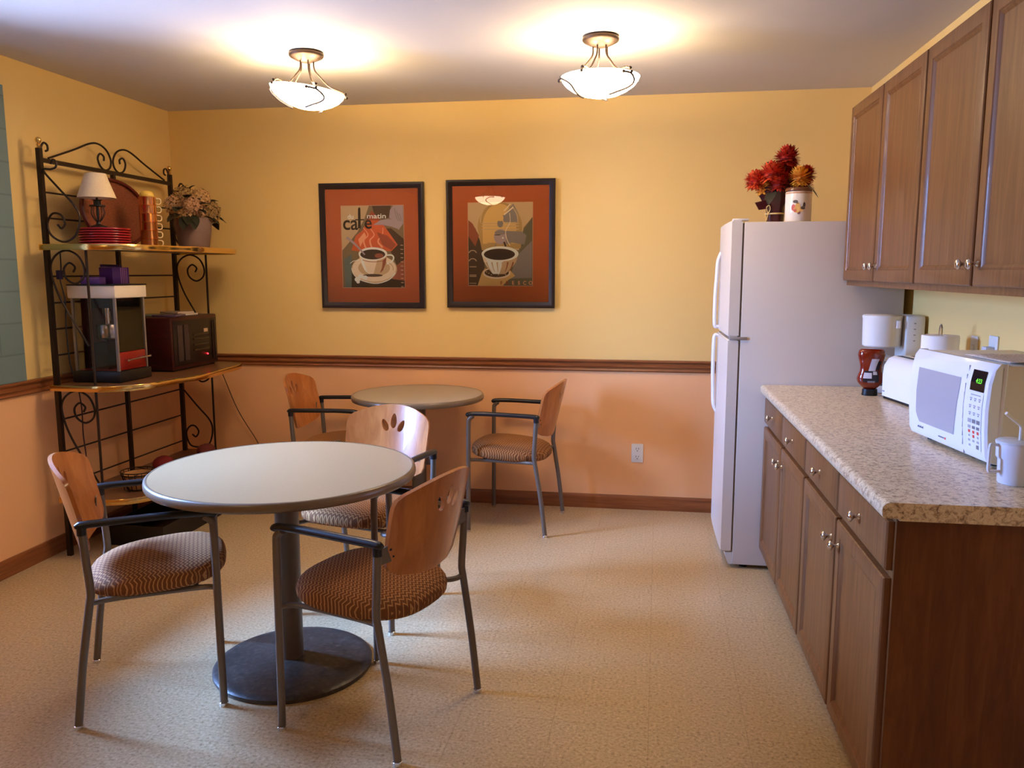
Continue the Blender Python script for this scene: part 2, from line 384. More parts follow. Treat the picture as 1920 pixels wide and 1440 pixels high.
# ------------------------------------------------------------------ chairs
def make_chair():
    t = thing('armchair', '', 'chair', group='armchairs round the two café tables')
    # seat cushion
    n = 40; b = B(); bm = b.bm; rings = []
    def se(a, k):
        c, s_ = math.cos(a), math.sin(a); p = 2/2.7
        x = math.copysign(abs(c)**p, c)*.226*k; y = math.copysign(abs(s_)**p, s_)*.222*k
        x *= 1+.07*(y/.22)   # a little wider at the front
        return x, y+.030
    for k, z in ((.88, .408), (.955, .411), (.99, .420), (1., .431), (.985, .444), (.94, .457), (.85, .468), (.68, .476), (.42, .481), (.15, .482)):
        rings.append([bm.verts.new((*se(2*PI*i/n, k), z+.065*(se(2*PI*i/n, k)[1]-.03)+(.006 if z > .43 else 0))) for i in range(n)])
    for A_, B_ in zip(rings, rings[1:]):
        for i in range(n): bm.faces.new((A_[i], A_[(i+1) % n], B_[(i+1) % n], B_[i]))
    bm.faces.new(rings[0][::-1]); bm.faces.new(rings[-1])
    b.build('seat', M['fabric'], t, smooth=60)
    # curved plywood back with three petal-shaped cut-outs
    ol = []
    def arc(cx, cy, r, a0, a1, k=6): return [(cx+r*math.cos(math.radians(a0+(a1-a0)*i/k)), cy+r*math.sin(math.radians(a0+(a1-a0)*i/k))) for i in range(k+1)]
    for i in range(13):
        x = -.16+.32*i/12; ol.append((x, .846-.030*(x/.16)**2))
    ol = ol[::-1]   # right to left -> ccw start at top right
    left = [(-.186, .806), (-.203, .792), (-.210, .772), (-.210, .745), (-.208, .69), (-.205, .63), (-.201, .595), (-.186, .570), (-.15, .550), (-.08, .535), (0, .529)]
    right = [(-x, z) for x, z in left[:-1]][::-1]
    outline = ol+left+right
    def petal(cx, cz, w, h, tilt):
        L = []
        for i in range(14):
            a = 2*PI*i/14; x = w*math.cos(a)*(1-.18*math.sin(a)); z = h*math.sin(a)
            L.append((cx+x*math.cos(tilt)-z*math.sin(tilt), cz+x*math.sin(tilt)+z*math.cos(tilt)))
        return L
    holes = [petal(0, .772, .0155, .033, 0), petal(-.042, .752, .0145, .029, .5), petal(.042, .752, .0145, .029, -.5)]
    def fm(x, z, off):
        y = -.150-.24*(z-.60)-.060*(1-(x/.21)**2)
        return (x, y-off*.96, z-off*.2)
    pb = B(); pb.merge(plate(outline, holes, .022, fm, .013), 0)
    pb.build('backrest', M['ply'], t, smooth=35)
    for sx in (1, -1):
        fl = B().tube(smooth_pts([(sx*.250, .218, .012), (sx*.249, .216, .3), (sx*.247, .214, .60), (sx*.247, .208, .640), (sx*.246, .188, .658)], 5), .0125, 12).build('leg', M['tube'], t)
        B().lathe([(0, 0), (.0135, 0), (.0145, .004), (.0145, .012), (.012, .014), (0, .014)], (sx*.250, .218, 0), 14).build('foot_cap', M['chrome'], fl)
        rl = B().tube(smooth_pts([(sx*.238, -.218, .012), (sx*.239, -.192, .22), (sx*.241, -.162, .405), (sx*.242, -.156, .45), (sx*.244, -.162, .55), (sx*.245, -.168, .655)], 5), .0125, 12).build('leg', M['tube'], t)
        B().lathe([(0, 0), (.0135, 0), (.0145, .004), (.0145, .012), (.012, .014), (0, .014)], (sx*.238, -.218, 0), 14).build('foot_cap', M['chrome'], rl)
        ar = B(); P = smooth_pts([(sx*.247, .222, .655), (sx*.247, .205, .668), (sx*.247, .10, .672), (sx*.246, -.06, .670), (sx*.245, -.15, .668), (sx*.245, -.186, .664)], 5)
        R = [.0155]*len(P); R[0] = .008; R[1] = .013; R[-1] = .008; R[-2] = .013
        ar.tube(P, R, 12, flat=.8).cyl((sx*.245, -.168, .636), (sx*.245, -.168, .662), .0145)
        ar.build('armrest', M['arm'], t)
        br = B()
        br.prism([(sx*.243, .608), (sx*.243, .652), (sx*.20, .655), (sx*.172, .645), (sx*.168, .615), (sx*.19, .603)], -.176, -.173, 'y')
        for q in ((.195, .642), (.183, .618)): br.ball((sx*q[0], -.177, q[1]), .0065, 1, 1)
        br.build('bracket', [M['tube'], M['black']], t)
    fr = B()
    for sx in (1, -1):
        fr.tube(smooth_pts([(sx*.248, .214, .408), (sx*.215, .205, .404), (sx*.192, .16, .400), (sx*.190, 0, .400), (sx*.194, -.10, .400), (sx*.215, -.145, .404), (sx*.241, -.158, .410)], 4), .0095, 8)
    fr.cyl((-.192, .15, .399), (.192, .15, .399), .0085, 8).cyl((-.193, -.09, .399), (.193, -.09, .399), .0085, 8)
    fr.build('seat_frame', M['tube'], t)
    return t
chair = make_chair()
chairs = [
    (-1.670, 2.476, -60.3, 'wooden-backed armchair left of the near table, seen side-on facing right'),
    (-.815, 2.429, 71.8, 'wooden-backed armchair right of the near table, its back towards the counter'),
    (-1.156, 3.244, 166.7, 'wooden-backed armchair behind the near table, facing the camera'),
    (-.6875, 4.516, 83.8, 'wooden-backed armchair right of the far table, by the wall outlet'),
    (-1.78, 4.50, -88., 'wooden-backed armchair left of the far table, beside the iron rack'),
]
for i, (x, y, a, lab) in enumerate(chairs):
    c = chair if i == 0 else copy_tree(chair)
    c.location = (x, y, 0); c.rotation_euler.z = math.radians(a); c['label'] = lab

# ------------------------------------------------------------------ tables
def make_table(x, y, r, z, topm, label, base_r=.285):
    t = thing('round_table', label, 'table', (x, y, 0), group='round pedestal café tables')
    B().lathe([(0, z-.028), (r-.012, z-.028), (r-.012, z-.001), (r-.013, z), (0, z)], n=96).build('tabletop', topm, t, smooth=30)
    B().lathe([(r-.0121, z-.032), (r-.004, z-.031), (r, z-.024), (r+.0005, z-.014), (r-.002, z-.004), (r-.008, z+.0008), (r-.0125, z+.0006)], n=96).build('table_edge', M['edge'], t, smooth=70)
    B().lathe([(0, .02), (.046, .02), (.0425, .05), (.0425, z-.05), (.05, z-.04), (.11, z-.036), (.11, z-.029), (0, z-.029)], n=32).build('column', M['column'], t)
    B().lathe([(0, 0), (base_r-.003, 0), (base_r, .006), (base_r, .016), (base_r-.008, .022), (base_r-.03, .024), (.08, .034), (.05, .036), (0, .036)], n=72, c=(.010, -.008, 0)).build('base', M['base'], t)
    return t
t1 = make_table(-1.253, 2.678, .467, .745, M['tabletop'], 'large round table with cream top in the foreground')
t2 = make_table(-1.264, 4.485, .380, .745, M['tabletop2'], 'smaller round table standing against the far wall', .235)

# ------------------------------------------------------------------ ceiling lights
def make_lamp(x, y, label, tilt=0., rz=0., gl='bowl'):
    t = thing('ceiling_light', label, 'light', (x, y, H), rz, 'semi-flush ceiling lights')
    B().lathe([(0, -.001), (.072, -.001), (.079, -.008), (.079, -.018), (.074, -.024), (.05, -.036), (.028, -.044), (0, -.046)], n=40).build('canopy', M['knob_dark'], t)
    RM = Matrix.Rotation(math.radians(tilt), 3, 'Y').to_4x4(); zo = -.172
    def tp(p): return (RM @ Vector(p))+Vector((0, 0, zo))
    bowl = B()
    prof = [(.168, .0), (.163, -.014), (.147, -.033), (.12, -.052), (.083, -.069), (.042, -.079), (0, -.082)]
    inn = [(r*.975, z+.004) for r, z in prof][::-1]
    bowl.lathe([(.170, .002)]+prof+[(0, -.077)]+inn[1:-1]+[(.164, .003), (.170, .002)], (0, 0, zo), 56, M=RM)
    bowl.bm.faces.ensure_lookup_table()
    for f_ in bowl.bm.faces[56*7:]: f_.material_index = 1
    bo = bowl.build('glass_bowl', [M[gl], M['bowl_in']], t, smooth=60)
    for k in range(5):
        a = 2*PI*k/5+.3; ca, sa = math.cos(a), math.sin(a)
        r_ = B(); e = tp((.150*ca, .150*sa, .02))
        r_.tube(smooth_pts([(.032*ca, .032*sa, -.030), (.034*ca, .034*sa, -.075), (.055*ca, .055*sa, -.105), (.10*ca, .10*sa, zo+.022), (e.x, e.y, e.z)], 6), .0038, 8)
        r_.build('arm', M['knob_dark'], t)
        s_ = B(); q = tp((.170*ca, .170*sa, .012)); s_.tube([e, q], .0038, 8)
        s_.ball(q, .0085, 0, 1).ball(tp((.179*ca, .179*sa, -.004)), .007, 0, 1)
        s_.build('clip', M['knob_dark'], t)
    for k in range(3):
        a = 2*PI*k/3+.9; sc = B(); P = []
        for i in range(15):
            u = i/14; rr = .170*math.cos(u*1.25)**.8; aa = a+.55*math.sin(u*PI)
            zz = 0.
            for (ra, za), (rb_, zb) in zip(prof, prof[1:]):
                if rb_ <= rr <= ra: zz = za+(zb-za)*(ra-rr)/(ra-rb_)
            P.append(tp((rr*1.035*math.cos(aa), rr*1.035*math.sin(aa), zz-.008)))
        sc.tube(P, .0042, 8); sc.ball(P[0], .008, 0, 1); sc.build('scroll_strap', M['strap'], t)
    return t
M['knob_dark'] = mat('dark_nickel', (56, 44, 38), .45, metal=.85)
M['strap'] = mat('dark_bronze_strap', (46, 34, 34), .6)
LAMPC = (255, 222, 176)
M['bowl_in'] = mat('lit_alabaster_glass_inside', (250, 240, 225), .25, emit=(255, 222, 176), estr=9.)
M['bowl'] = mat('lit_alabaster_glass', (250, 240, 225), .25, emit=LAMPC, estr=27.)
LAMP_W = 7.
M['bowl_dim'] = mat('lit_alabaster_glass_dimmer', (250, 240, 225), .25, emit=LAMPC, estr=12.)
def bulb(x, y, w=None):
    for k in range(3):
        l = bpy.data.lights.new('bulb', 'POINT'); l.energy = (w or LAMP_W)*.667; l.color = (1., .76, .46); l.shadow_soft_size = .016
        o = bpy.data.objects.new('bulb', l); COL.objects.link(o); o.location = (x+.085*math.cos(2.1*k+.4), y+.085*math.sin(2.1*k+.4), H-.180)
L1 = (-1.545, 3.70); L2 = (-.197, 3.66); L3 = (-1.72, .50)
make_lamp(*L1, 'lit bowl ceiling light on the left, its glass hanging tilted', tilt=7.5, rz=0.)
make_lamp(*L2, 'lit bowl ceiling light on the right, hanging level', tilt=0., rz=.25)
make_lamp(*L3, 'ceiling light behind the camera, mirrored in the right picture glass', tilt=0., rz=.25, gl='bowl_dim')
for q in (L1, L2): bulb(*q)
bulb(*L3, LAMP_W*.5)

# ------------------------------------------------------------------ refrigerator
fx0, fx1, fy0, fy1, fz = .462, 1.178, 3.935, 4.50, 1.668
fr = thing('refrigerator', 'white top-freezer refrigerator at the end of the counter', 'refrigerator', ((fx0+fx1)/2, (fy0+fy1)/2, 0))
ox, oy = -(fx0+fx1)/2, -(fy0+fy1)/2
def fb(b, *a, **k):
    x0, x1, y0, y1, z0, z1 = a[:6]; return b.box(x0+ox, x1+ox, y0+oy, y1+oy, z0, z1, *a[6:], **k)
fb(B(), fx0, fx1, fy0, fy1, .02, fz, bev=.006).build('body', M['white_app2'], fr)
b = B()
for y in (fy0+.05, fy1-.05):
    for x in (fx0+.06, fx1-.06): b.cyl((x+ox, y+oy, 0), (x+ox, y+oy, .022), .02)
b.build('foot', M['black'], fr)
fb(B(), fx0-.008, fx0, fy0+.012, fy1-.012, .09, fz-.006).build('gasket', M['gasket'], fr)
def fdoor(z0, z1, hz0, hz1, up):
    d = B(); n = 12; pts = []
    X1 = fx0-.008
    for i in range(n+1):
        u = i/n; y = fy0+(fy1-fy0)*u
        pts.append((X1-.048-.005*math.sin(PI*u)**.6, y))
    pts = [(X1, fy0)]+pts+[(X1, fy1)]
    d.prism([(x+ox, y+oy) for x, y in pts], z0, z1, 'z', bev=.005)
    do = d.build('freezer_door' if up else 'fridge_door', M['white_app'], fr, smooth=35)
    yh = fy1-.085; xa = X1-.052
    h = B()
    if up: P = [(xa+.004, yh, hz1), (xa-.012, yh, hz1-.05), (xa-.016, yh, hz1-.14), (xa-.020, yh, (hz0+hz1)/2-.02), (xa-.020, yh, hz0+.04), (xa-.015, yh, hz0+.004), (xa+.004, yh, hz0+.004)]
    else: P = [(xa+.004, yh, hz1-.004), (xa-.015, yh, hz1-.004), (xa-.020, yh, hz1-.05), (xa-.020, yh, (hz0+hz1)/2+.02), (xa-.016, yh, hz0+.12), (xa-.012, yh, hz0+.04), (xa+.004, yh, hz0)]
    P = smooth_pts([(p[0]+ox, p[1]+oy, p[2]) for p in P], 5)
    h.tube(P, .016, 12, flat=.62); h.build('handle', M['white'], do)
fdoor(1.136, fz+.008, 1.15, 1.54, True)
fdoor(.085, 1.122, .70, 1.11, False)
fb(B(), fx0-.05, fx0+.03, fy0-.006, fy0+.035, 1.122, 1.136, bev=.003).build('hinge', M['gasket'], fr)
fb(B(), fx0-.052, fx0+.02, fy0+.005, fy0+.05, fz+.006, fz+.016, bev=.003).build('hinge_cover', M['white_m'], fr)
g = B(); g.prism([(fx0+ox, .02), (fx0-.018+ox, .022), (fx0-.030+ox, .05), (fx0-.034+ox, .08), (fx0+ox, .08)], fy0+oy+.004, fy1+oy-.004, 'y')
g.build('kick_grille', M['white_m'], fr, smooth=30)

# ------------------------------------------------------------------ cabinets
def loft_door(b, xf, th, y0, y1, z0, z1, drawer=False):
    """panel facing -x, front plane at xf, thickness th"""
    if drawer: rings = [(0, th), (0, .006), (.003, .002), (.008, 0)]
    else: rings = [(0, th), (0, .005), (.002, .0015), (.006, 0), (.044, 0), (.047, .003), (.051, .0015), (.055, .004), (.060, .0085)]
    bm = b.bm; R = []
    for i, d in rings:
        R.append([bm.verts.new((xf+d, y, z)) for y, z in ((y0+i, z0+i), (y1-i, z0+i), (y1-i, z1-i), (y0+i, z1-i))])
    for a, c in zip(R, R[1:]):
        for j in range(4): bm.faces.new((a[j], a[(j+1) % 4], c[(j+1) % 4], c[j]))
    bm.faces.new(R[0][::-1]); bm.faces.new(R[-1])
def knob(parent, x, y, z):
    k = B(); Mx = Matrix.Rotation(-PI/2, 4, 'Y')
    k.lathe([(0, 0), (.008, 0), (.0055, .004), (.005, .012), (.009, .016), (.0145, .020), (.015, .024), (.010, .029), (0, .031)], (x, y, z), 20, M=Mx)
    return k.build('knob', M['chrome'], parent, smooth=60)
P0, PITCH = 1.965, .49
for u in range(2):
    y0 = P0+u*2*PITCH; y1 = y0+2*PITCH; yc = (y0+y1)/2
    lab = ('lower cabinet at the near end of the counter, dark end panel facing the camera' if u == 0 else 'lower cabinet at the far end of the counter, next to the refrigerator')
    c = thing('base_cabinet', lab, 'cabinet', (.9, yc, 0), group='lower kitchen cabinets')
    X = lambda x: x-.9
    b = B()
    b.box(X(.603), X(XR-.001), y0-yc+(.004 if u == 0 else .0005), y1-yc-(.0005 if u == 0 else .004), .095, .868)
    b.box(X(.665), X(XR-.001), y0-yc+(.004 if u == 0 else .0005), y1-yc-(.0005 if u == 0 else .004), 0, .095)
    b.build('cabinet_body', M['cab'], c, smooth=0)
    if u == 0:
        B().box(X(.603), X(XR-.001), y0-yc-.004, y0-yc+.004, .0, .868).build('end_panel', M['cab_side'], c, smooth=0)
    for k in range(2):
        a0 = y0-yc+k*PITCH+.010; a1 = a0+PITCH-.020
        d = B(); loft_door(d, X(.583), .0199, a0, a1, .735, .855, True)
        dr = d.build('drawer_front', M['cab'], c, smooth=25); knob(dr, X(.583), (a0+a1)/2, .795)
        d = B(); loft_door(d, X(.583), .0199, a0, a1, .118, .715)
        do = d.build('door', M['cab'], c, smooth=25); knob(do, X(.583), (a1-.035 if k == 0 else a0+.035), .645)
for u in range(2):
    y0 = 3.925-(u+1)*.985; y1 = y0+.985; yc = (y0+y1)/2
    lab = ('wall cabinet beside the refrigerator, farthest of the upper pair' if u == 0 else 'wall cabinet above the microwave, cut off by the right edge of the photo')
    c = thing('wall_cabinet', lab, 'cabinet', (1.07, yc, 1.379), group='upper kitchen cabinets')
    X = lambda x: x-1.07
    B().box(X(.922), X(XR-.001), y0-yc+.0005, y1-yc-.0005, 0, .792).build('cabinet_body', M['cab'], c, smooth=0)
    for k in range(2):
        a0 = y0-yc+k*.4925+.008; a1 = a0+.4925-.016
        d = B(); loft_door(d, X(.902), .0199, a0, a1, .022, .780)
        do = d.build('door', M['cab'], c, smooth=25); knob(do, X(.902), (a1-.030 if k == 0 else a0+.030), .083)
# countertop with rounded front
ct = B()
pf = [(.566, .874), (.562, .880), (.561, .892), (.563, .903), (.569, .909), (.578, .912), (XR-.001, .912), (XR-.001, .869), (.60, .869), (.60, .874)]
ct.prism(pf, 1.935, 3.928, 'y')
tag(ct.build('countertop', M['counter'], smooth=40), 'beige speckled laminate worktop running along the right wall', 'countertop')
CT = .912

# ------------------------------------------------------------------ pictures
def facing(x, z, y, rot=0.):  # text matrix facing -y
    return Matrix.Translation((x, y, z)) @ Matrix.Rotation(rot, 4, 'Y') @ Matrix.Rotation(PI/2, 4, 'X')
M['pframe'] = mat('dark_espresso_frame', (34, 20, 14), .35)
M['matb'] = mat('terracotta_mat_board', (200, 102, 56), .8)
M['bevel'] = mat('mat_bevel', (232, 190, 150), .7)
pal = {'olive': (120, 100, 66), 'dkbr': (66, 44, 28), 'tan': (190, 160, 116), 'cream': (222, 200, 168), 'or': (196, 84, 36), 'dor': (150, 66, 34), 'cof': (48, 26, 20), 'lil': (160, 140, 140),
       'blk': (36, 24, 20), 'wht': (236, 222, 206), 'grn': (96, 92, 68), 'gold': (206, 168, 96), 'dgold': (170, 136, 78), 'grey': (128, 118, 112), 'steam': (226, 150, 104), 'tealg': (90, 104, 96), 'redbr': (140, 70, 44)}
PK = list(pal); PM = [mat('ink_'+k, tuple(min(255, int(v*1.13+8)) for v in pal[k]), .6) for k in PK]
def picture(x0, x1, z0, z1, ax0, ax1, az0, az1, crop, draw, label):
    cx = (x0+x1)/2; cz = (z0+z1)/2
    t = thing('framed_picture', label, 'picture', (cx, D, cz), group='framed coffee prints on the back wall')
    hx = (x1-x0)/2; hz = (z1-z0)/2; w = .036
    f = B(); bm = f.bm
    prof = [(0, -.001), (0, -.026), (.004, -.030), (.012, -.030), (.02, -.026), (w-.004, -.022), (w, -.019), (w, -.001)]
    R = [[bm.verts.new((sx*(hx-i), y, sz*(hz-i))) for sx, sz in ((-1, -1), (1, -1), (1, 1), (-1, 1))] for i, y in prof]
    for a, c in zip(R, R[1:]+R[:1]):
        for j in range(4): bm.faces.new((a[j], a[(j+1) % 4], c[(j+1) % 4], c[j]))
    f.build('frame', M['pframe'], t, smooth=30)
    AX0, AX1, AZ0, AZ1 = ax0-cx, ax1-cx, az0-cz, az1-cz
    m_ = B(); hx2, hz2 = hx-w, hz-w
    for (a, b_, c, d) in ((-hx2, AX0, -hz2, hz2), (AX1, hx2, -hz2, hz2), (AX0, AX1, -hz2, AZ0), (AX0, AX1, AZ1, hz2)):
        m_.box(a, b_, -.0135, -.0115, c, d)
    e = .0022
    for (a, b_, c, d) in ((AX0, AX0+e, AZ0, AZ1), (AX1-e, AX1, AZ0, AZ1), (AX0, AX1, AZ0, AZ0+e), (AX0, AX1, AZ1-e, AZ1)):
        m_.box(a, b_, -.0132, -.0114, c, d, 1)
    m_.build('mat_board', [M['matb'], M['bevel']], t, smooth=0)
    p = B(); lay = [0]
    p.box(AX0, AX1, -.0112, -.002, AZ0, AZ1, PK.index('olive'))
    cx0, cx1, cy0, cy1 = crop
    def U(x, y): return (AX0+(x-cx0)/(cx1-cx0)*(AX1-AX0), AZ1-(y-cy0)/(cy1-cy0)*(AZ1-AZ0))
    def clip(v, a, b_): return max(a, min(b_, v))
    def shape(col, pts):
        lay[0] += 1; y = -.0112-.00004*lay[0]
        q = []
        for X_, Y_ in pts:
            u, v_ = U(X_, Y_); q.append((clip(u, AX0, AX1), y, clip(v_, AZ0, AZ1)))
        q2 = [q[0]]
        for k in q[1:]:
            if (Vector(k)-Vector(q2[-1])).length > 1e-5: q2.append(k)
        p.poly(q2, PK.index(col))
    def ell(col, x, y, rx, ry, a0=0, a1=360, rot=0, n=36):
        L = []
        for i in range(n+1 if a1-a0 < 360 else n):
            a = math.radians(a0+(a1-a0)*i/n); u, v_ = rx*math.cos(a), ry*math.sin(a); c_, s_ = math.cos(math.radians(rot)), math.sin(math.radians(rot))
            L.append((x+u*c_-v_*s_, y+u*s_+v_*c_))
        shape(col, L)
    def stroke(col, pts, w_, w2=None):
        P = [Vector(k) for k in smooth_pts([(a, b_, 0) for a, b_ in pts], 6)]; L, R_ = [], []
        for i, k in enumerate(P):
            d = (P[min(i+1, len(P)-1)]-P[max(i-1, 0)]).normalized(); n_ = Vector((-d.y, d.x, 0)); ww = w_+((w2 if w2 is not None else w_)-w_)*i/(len(P)-1)
            L.append(((k+n_*ww/2).x, (k+n_*ww/2).y)); R_.append(((k-n_*ww/2).x, (k-n_*ww/2).y))
        for i in range(len(L)-1):
            if i == 0: lay[0] += 1
            y = -.0112-.00004*lay[0]
            p.poly([(U(*s_)[0], y, U(*s_)[1]) for s_ in (L[i], L[i+1], R_[i+1], R_[i])], PK.index(col))
    def txt(col, s_, x, y, size, rot=0., sx=1., bold=0.):
        lay[0] += 1; u, v_ = U(x, y); p.text(s_, facing(u, v_, -.0112-.00004*lay[0], rot), size*(AX1-AX0)/(cx1-cx0), PK.index(col), 0., sx, bold)
    draw(shape, ell, stroke, txt)
    p.build('print', PM, t, smooth=0, recalc=False)
    B().box(-hx2-.001, hx2+.001, -.0180, -.0170, -hz2-.001, hz2+.001).build('glass', M['picglass'], t, smooth=0)
def draw1(shape, ell, stroke, txt):
    shape('tan', [(240, 265), (560, 265), (500, 420), (420, 560), (300, 700), (245, 760)])
    shape('dkbr', [(590, 265), (800, 265), (790, 400), (700, 420), (620, 380)])
    shape('dkbr', [(700, 520), (800, 520), (940, 640), (940, 900), (860, 940), (760, 700)])
    shape('tealg', [(262, 860), (350, 800), (360, 1178), (270, 1178)])
    shape('blk', [(350, 900), (500, 1100), (945, 1060), (945, 1180), (340, 1180)])
    shape('redbr', [(780, 980), (945, 860), (945, 1100), (800, 1080)])
    shape('or', [(585, 330), (640, 400), (730, 500), (870, 700), (800, 770), (420, 770), (350, 760), (400, 600), (480, 540)])
    shape('dor', [(590, 320), (680, 430), (520, 430)])
    shape('lil', [(830, 265), (935, 265), (935, 470), (880, 540), (860, 470), (780, 400), (790, 320)])
    shape('lil', [(600, 480), (680, 430), (780, 415), (850, 440), (885, 530), (800, 500), (700, 480)])
    for k in range(3): stroke('grey', [(840+25*k, 300+k*30), (860+22*k, 390), (880+18*k, 440)], 8)
    for x in (520, 590, 680):
        stroke('steam', [(x+20, 800 if x < 600 else 730), (x-30, 660), (x+20, 590), (x+(30 if x > 600 else -30), 510)], 22, 6)
    ell('tan', 600, 970, 258, 160); ell('cream', 600, 962, 245, 148); ell('tan', 600, 955, 180, 95)
    shape('cream', [(430, 800), (748, 800), (740, 880), (700, 990), (650, 1030), (545, 1030), (490, 980), (450, 890)])
    shape('tan', [(640, 860), (748, 820), (700, 990), (650, 1030), (590, 1030)])
    ell('wht', 590, 800, 162, 74); ell('cof', 588, 806, 140, 56); ell('redbr', 660, 820, 50, 26)
    shape('wht', [(450, 850), (480, 860), (520, 1000), (545, 1030), (500, 990), (465, 920)])
    shape('redbr', [(700, 870), (742, 840), (735, 900), (700, 985), (665, 1015), (690, 950)])
    stroke('redbr', [(470, 868), (560, 888), (680, 884), (735, 858)], 6)
    ell('dkbr', 585, 1040, 110, 16)
    stroke('wht', [(735, 815), (800, 815), (822, 845), (800, 885), (745, 912)], 16)
    stroke('wht', [(345, 960), (380, 1040), (470, 1100), (620, 1130), (760, 1090), (840, 1010)], 9)
    stroke('lil', [(300, 615), (400, 700), (500, 810)], 30, 16)
    for x, y, r in ((410, 1085, 34), (445, 1050, 28), (495, 1065, 30), (415, 1115, 20)): ell('wht', x, y, r, r*.8)
    stroke('wht', [(330, 905), (370, 880), (430, 870)], 7); stroke('tan', [(770, 900), (810, 940), (815, 985)], 10)
    shape('dor', [(640, 560), (760, 600), (850, 700), (800, 760), (700, 700)]); shape('steam', [(430, 640), (500, 560), (520, 600), (450, 720)])
    # lettering
    txt('blk', 'ca', 345, 462, 215, bold=.0016, sx=.95)
    shape('blk', [(436, 300), (448, 284), (462, 292), (462, 515), (430, 515)])
    shape('blk', [(400, 415), (500, 415), (500, 428), (400, 428)])
    txt('blk', 'é', 545, 458, 195, bold=.0014, sx=.95)
    txt('wht', 'du', 350, 388, 70, bold=.0008); txt('wht', 'matin', 640, 385, 72, bold=.0006, sx=1.35)
    for i in range(11): stroke('tan', [(900, 705+i*46), (930, 707+i*46)], 9)
def draw2(shape, ell, stroke, txt):
    shape('tan', [(250, 285), (950, 285), (950, 440), (850, 560), (800, 800), (420, 800), (330, 560), (250, 470)])
    shape('dkbr', [(250, 500), (330, 560), (380, 700), (420, 820), (430, 980), (380, 1180), (250, 1190)])
    shape('redbr', [(250, 470), (300, 510), (370, 640), (330, 760), (250, 640)])
    shape('grn', [(950, 440), (950, 1190), (640, 1190), (690, 1010), (800, 850), (830, 620)])
    shape('grey', [(780, 860), (940, 700), (940, 1100), (700, 1110)])
    ell('dgold', 595, 560, 240, 275, 180, 360); shape('dgold', [(355, 560), (835, 560), (820, 780), (400, 800)])
    ell('gold', 590, 540, 180, 240, 180, 360); shape('gold', [(410, 540), (770, 540), (780, 730), (410, 730)])
    shape('grey', [(620, 440), (740, 300), (790, 400), (800, 500), (640, 500)])
    for y in (512, 540, 575): stroke('tan', [(400, y), (600, y), (800, y)], 12)
    for x in (385, 790): stroke('tan', [(x, 500), (x+(10 if x < 500 else -10), 420), (x+(50 if x < 500 else -60), 330)], 12)
    stroke('cream', [(640, 420), (740, 340)], 14); stroke('cream', [(640, 380), (710, 305)], 12)
    shape('dgold', [(460, 720), (720, 720), (700, 800), (480, 800)])
    shape('grey', [(640, 590), (830, 600), (880, 640), (860, 740), (720, 720), (660, 740)])
    ell('lil', 600, 655, 68, 82); ell('grey', 600, 610, 60, 26); ell('grey', 600, 515, 32, 40); ell('wht', 628, 668, 9, 9)
    shape('blk', [(540, 632), (600, 632), (600, 640), (540, 640)])
    stroke('grey', [(555, 730), (535, 780)], 12); stroke('cof', [(640, 710), (668, 785)], 18)
    stroke('cream', [(700, 400), (705, 500), (660, 590), (670, 680), (705, 750)], 7)
    stroke('gold', [(560, 420), (590, 480), (630, 460), (600, 380)], 12)
    shape('gold', [(400, 1040), (430, 1000), (700, 1010), (760, 1080), (690, 1120), (620, 1190), (350, 1190)])
    ell('cream', 560, 1050, 150, 62); ell('dkbr', 560, 1045, 132, 48)
    for k in range(9): ell('tan', 450+26*k, 1035+(k % 3)*16, 7, 5)
    shape('wht', [(400, 840), (795, 840), (770, 930), (700, 1020), (650, 1060), (520, 1058), (460, 990), (420, 920)])
    shape('tan', [(640, 900), (790, 860), (770, 930), (700, 1020), (650, 1060), (590, 1058)])
    shape('cream', [(400, 850), (440, 880), (480, 990), (530, 1058), (460, 990), (420, 920)])
    for k in range(6): stroke('redbr' if k > 3 else 'tan', [(450+58*k, 930), (470+50*k, 985), (500+38*k, 1035)], 16, 5)
    ell('wht', 597, 840, 200, 82); ell('cof', 590, 845, 168, 62); ell('blk', 600, 860, 110, 38)
    for k, y in enumerate((800, 890)): ell('tan', 300, y+30, 44, 34, 180, 360)
    for k, y in enumerate((800, 890)): ell('dkbr', 300, y+36, 36, 30, 180, 360)
    for y in (980, 1070, 1085): stroke('tan', [(265, y), (340, y)], 9)
    stroke('tan', [(262, 1160), (340, 1160)], 8); stroke('tan', [(262, 1185), (340, 1185)], 8)
    for i, ch in enumerate('FRESCO'): txt('dor' if i < 2 else 'steam', ch, 612+63*i, 1158, 54, bold=.0006)
picture(-1.976, -1.313, 1.217, 1.978, -1.842, -1.440, 1.342, 1.843, (240, 945, 265, 1180), draw1, 'dark-framed print of a steaming coffee cup lettered café du matin, left of two')
picture(-1.173, -.515, 1.224, 1.984, -1.043, -.648, 1.355, 1.851, (250, 950, 285, 1190), draw2, 'dark-framed print of a coffee machine filling a bowl, lettered fresco')

# wall outlet
o = thing('wall_outlet', 'almond duplex wall outlet low on the orange wall', 'outlet', (-.0075, D, .351))
B().box(-.035, .035, -.006, -.0005, -.0575, .0575, bev=.003).build('cover_plate', M['white_m'], o)
for dz in (.024, -.024):
    r = B(); r.box(-.017, .017, -.0085, -.006, dz-.016, dz+.016, bev=.003)
    for x in (-.007, .007): r.box(x-.0014, x+.0014, -.0092, -.0084, dz-.001, dz+.009, 1)
    r.cyl((0, -.0092, dz-.009), (0, -.0084, dz-.009), .003, 10, 1); r.build('socket', [M['white_m'], M['black']], o)

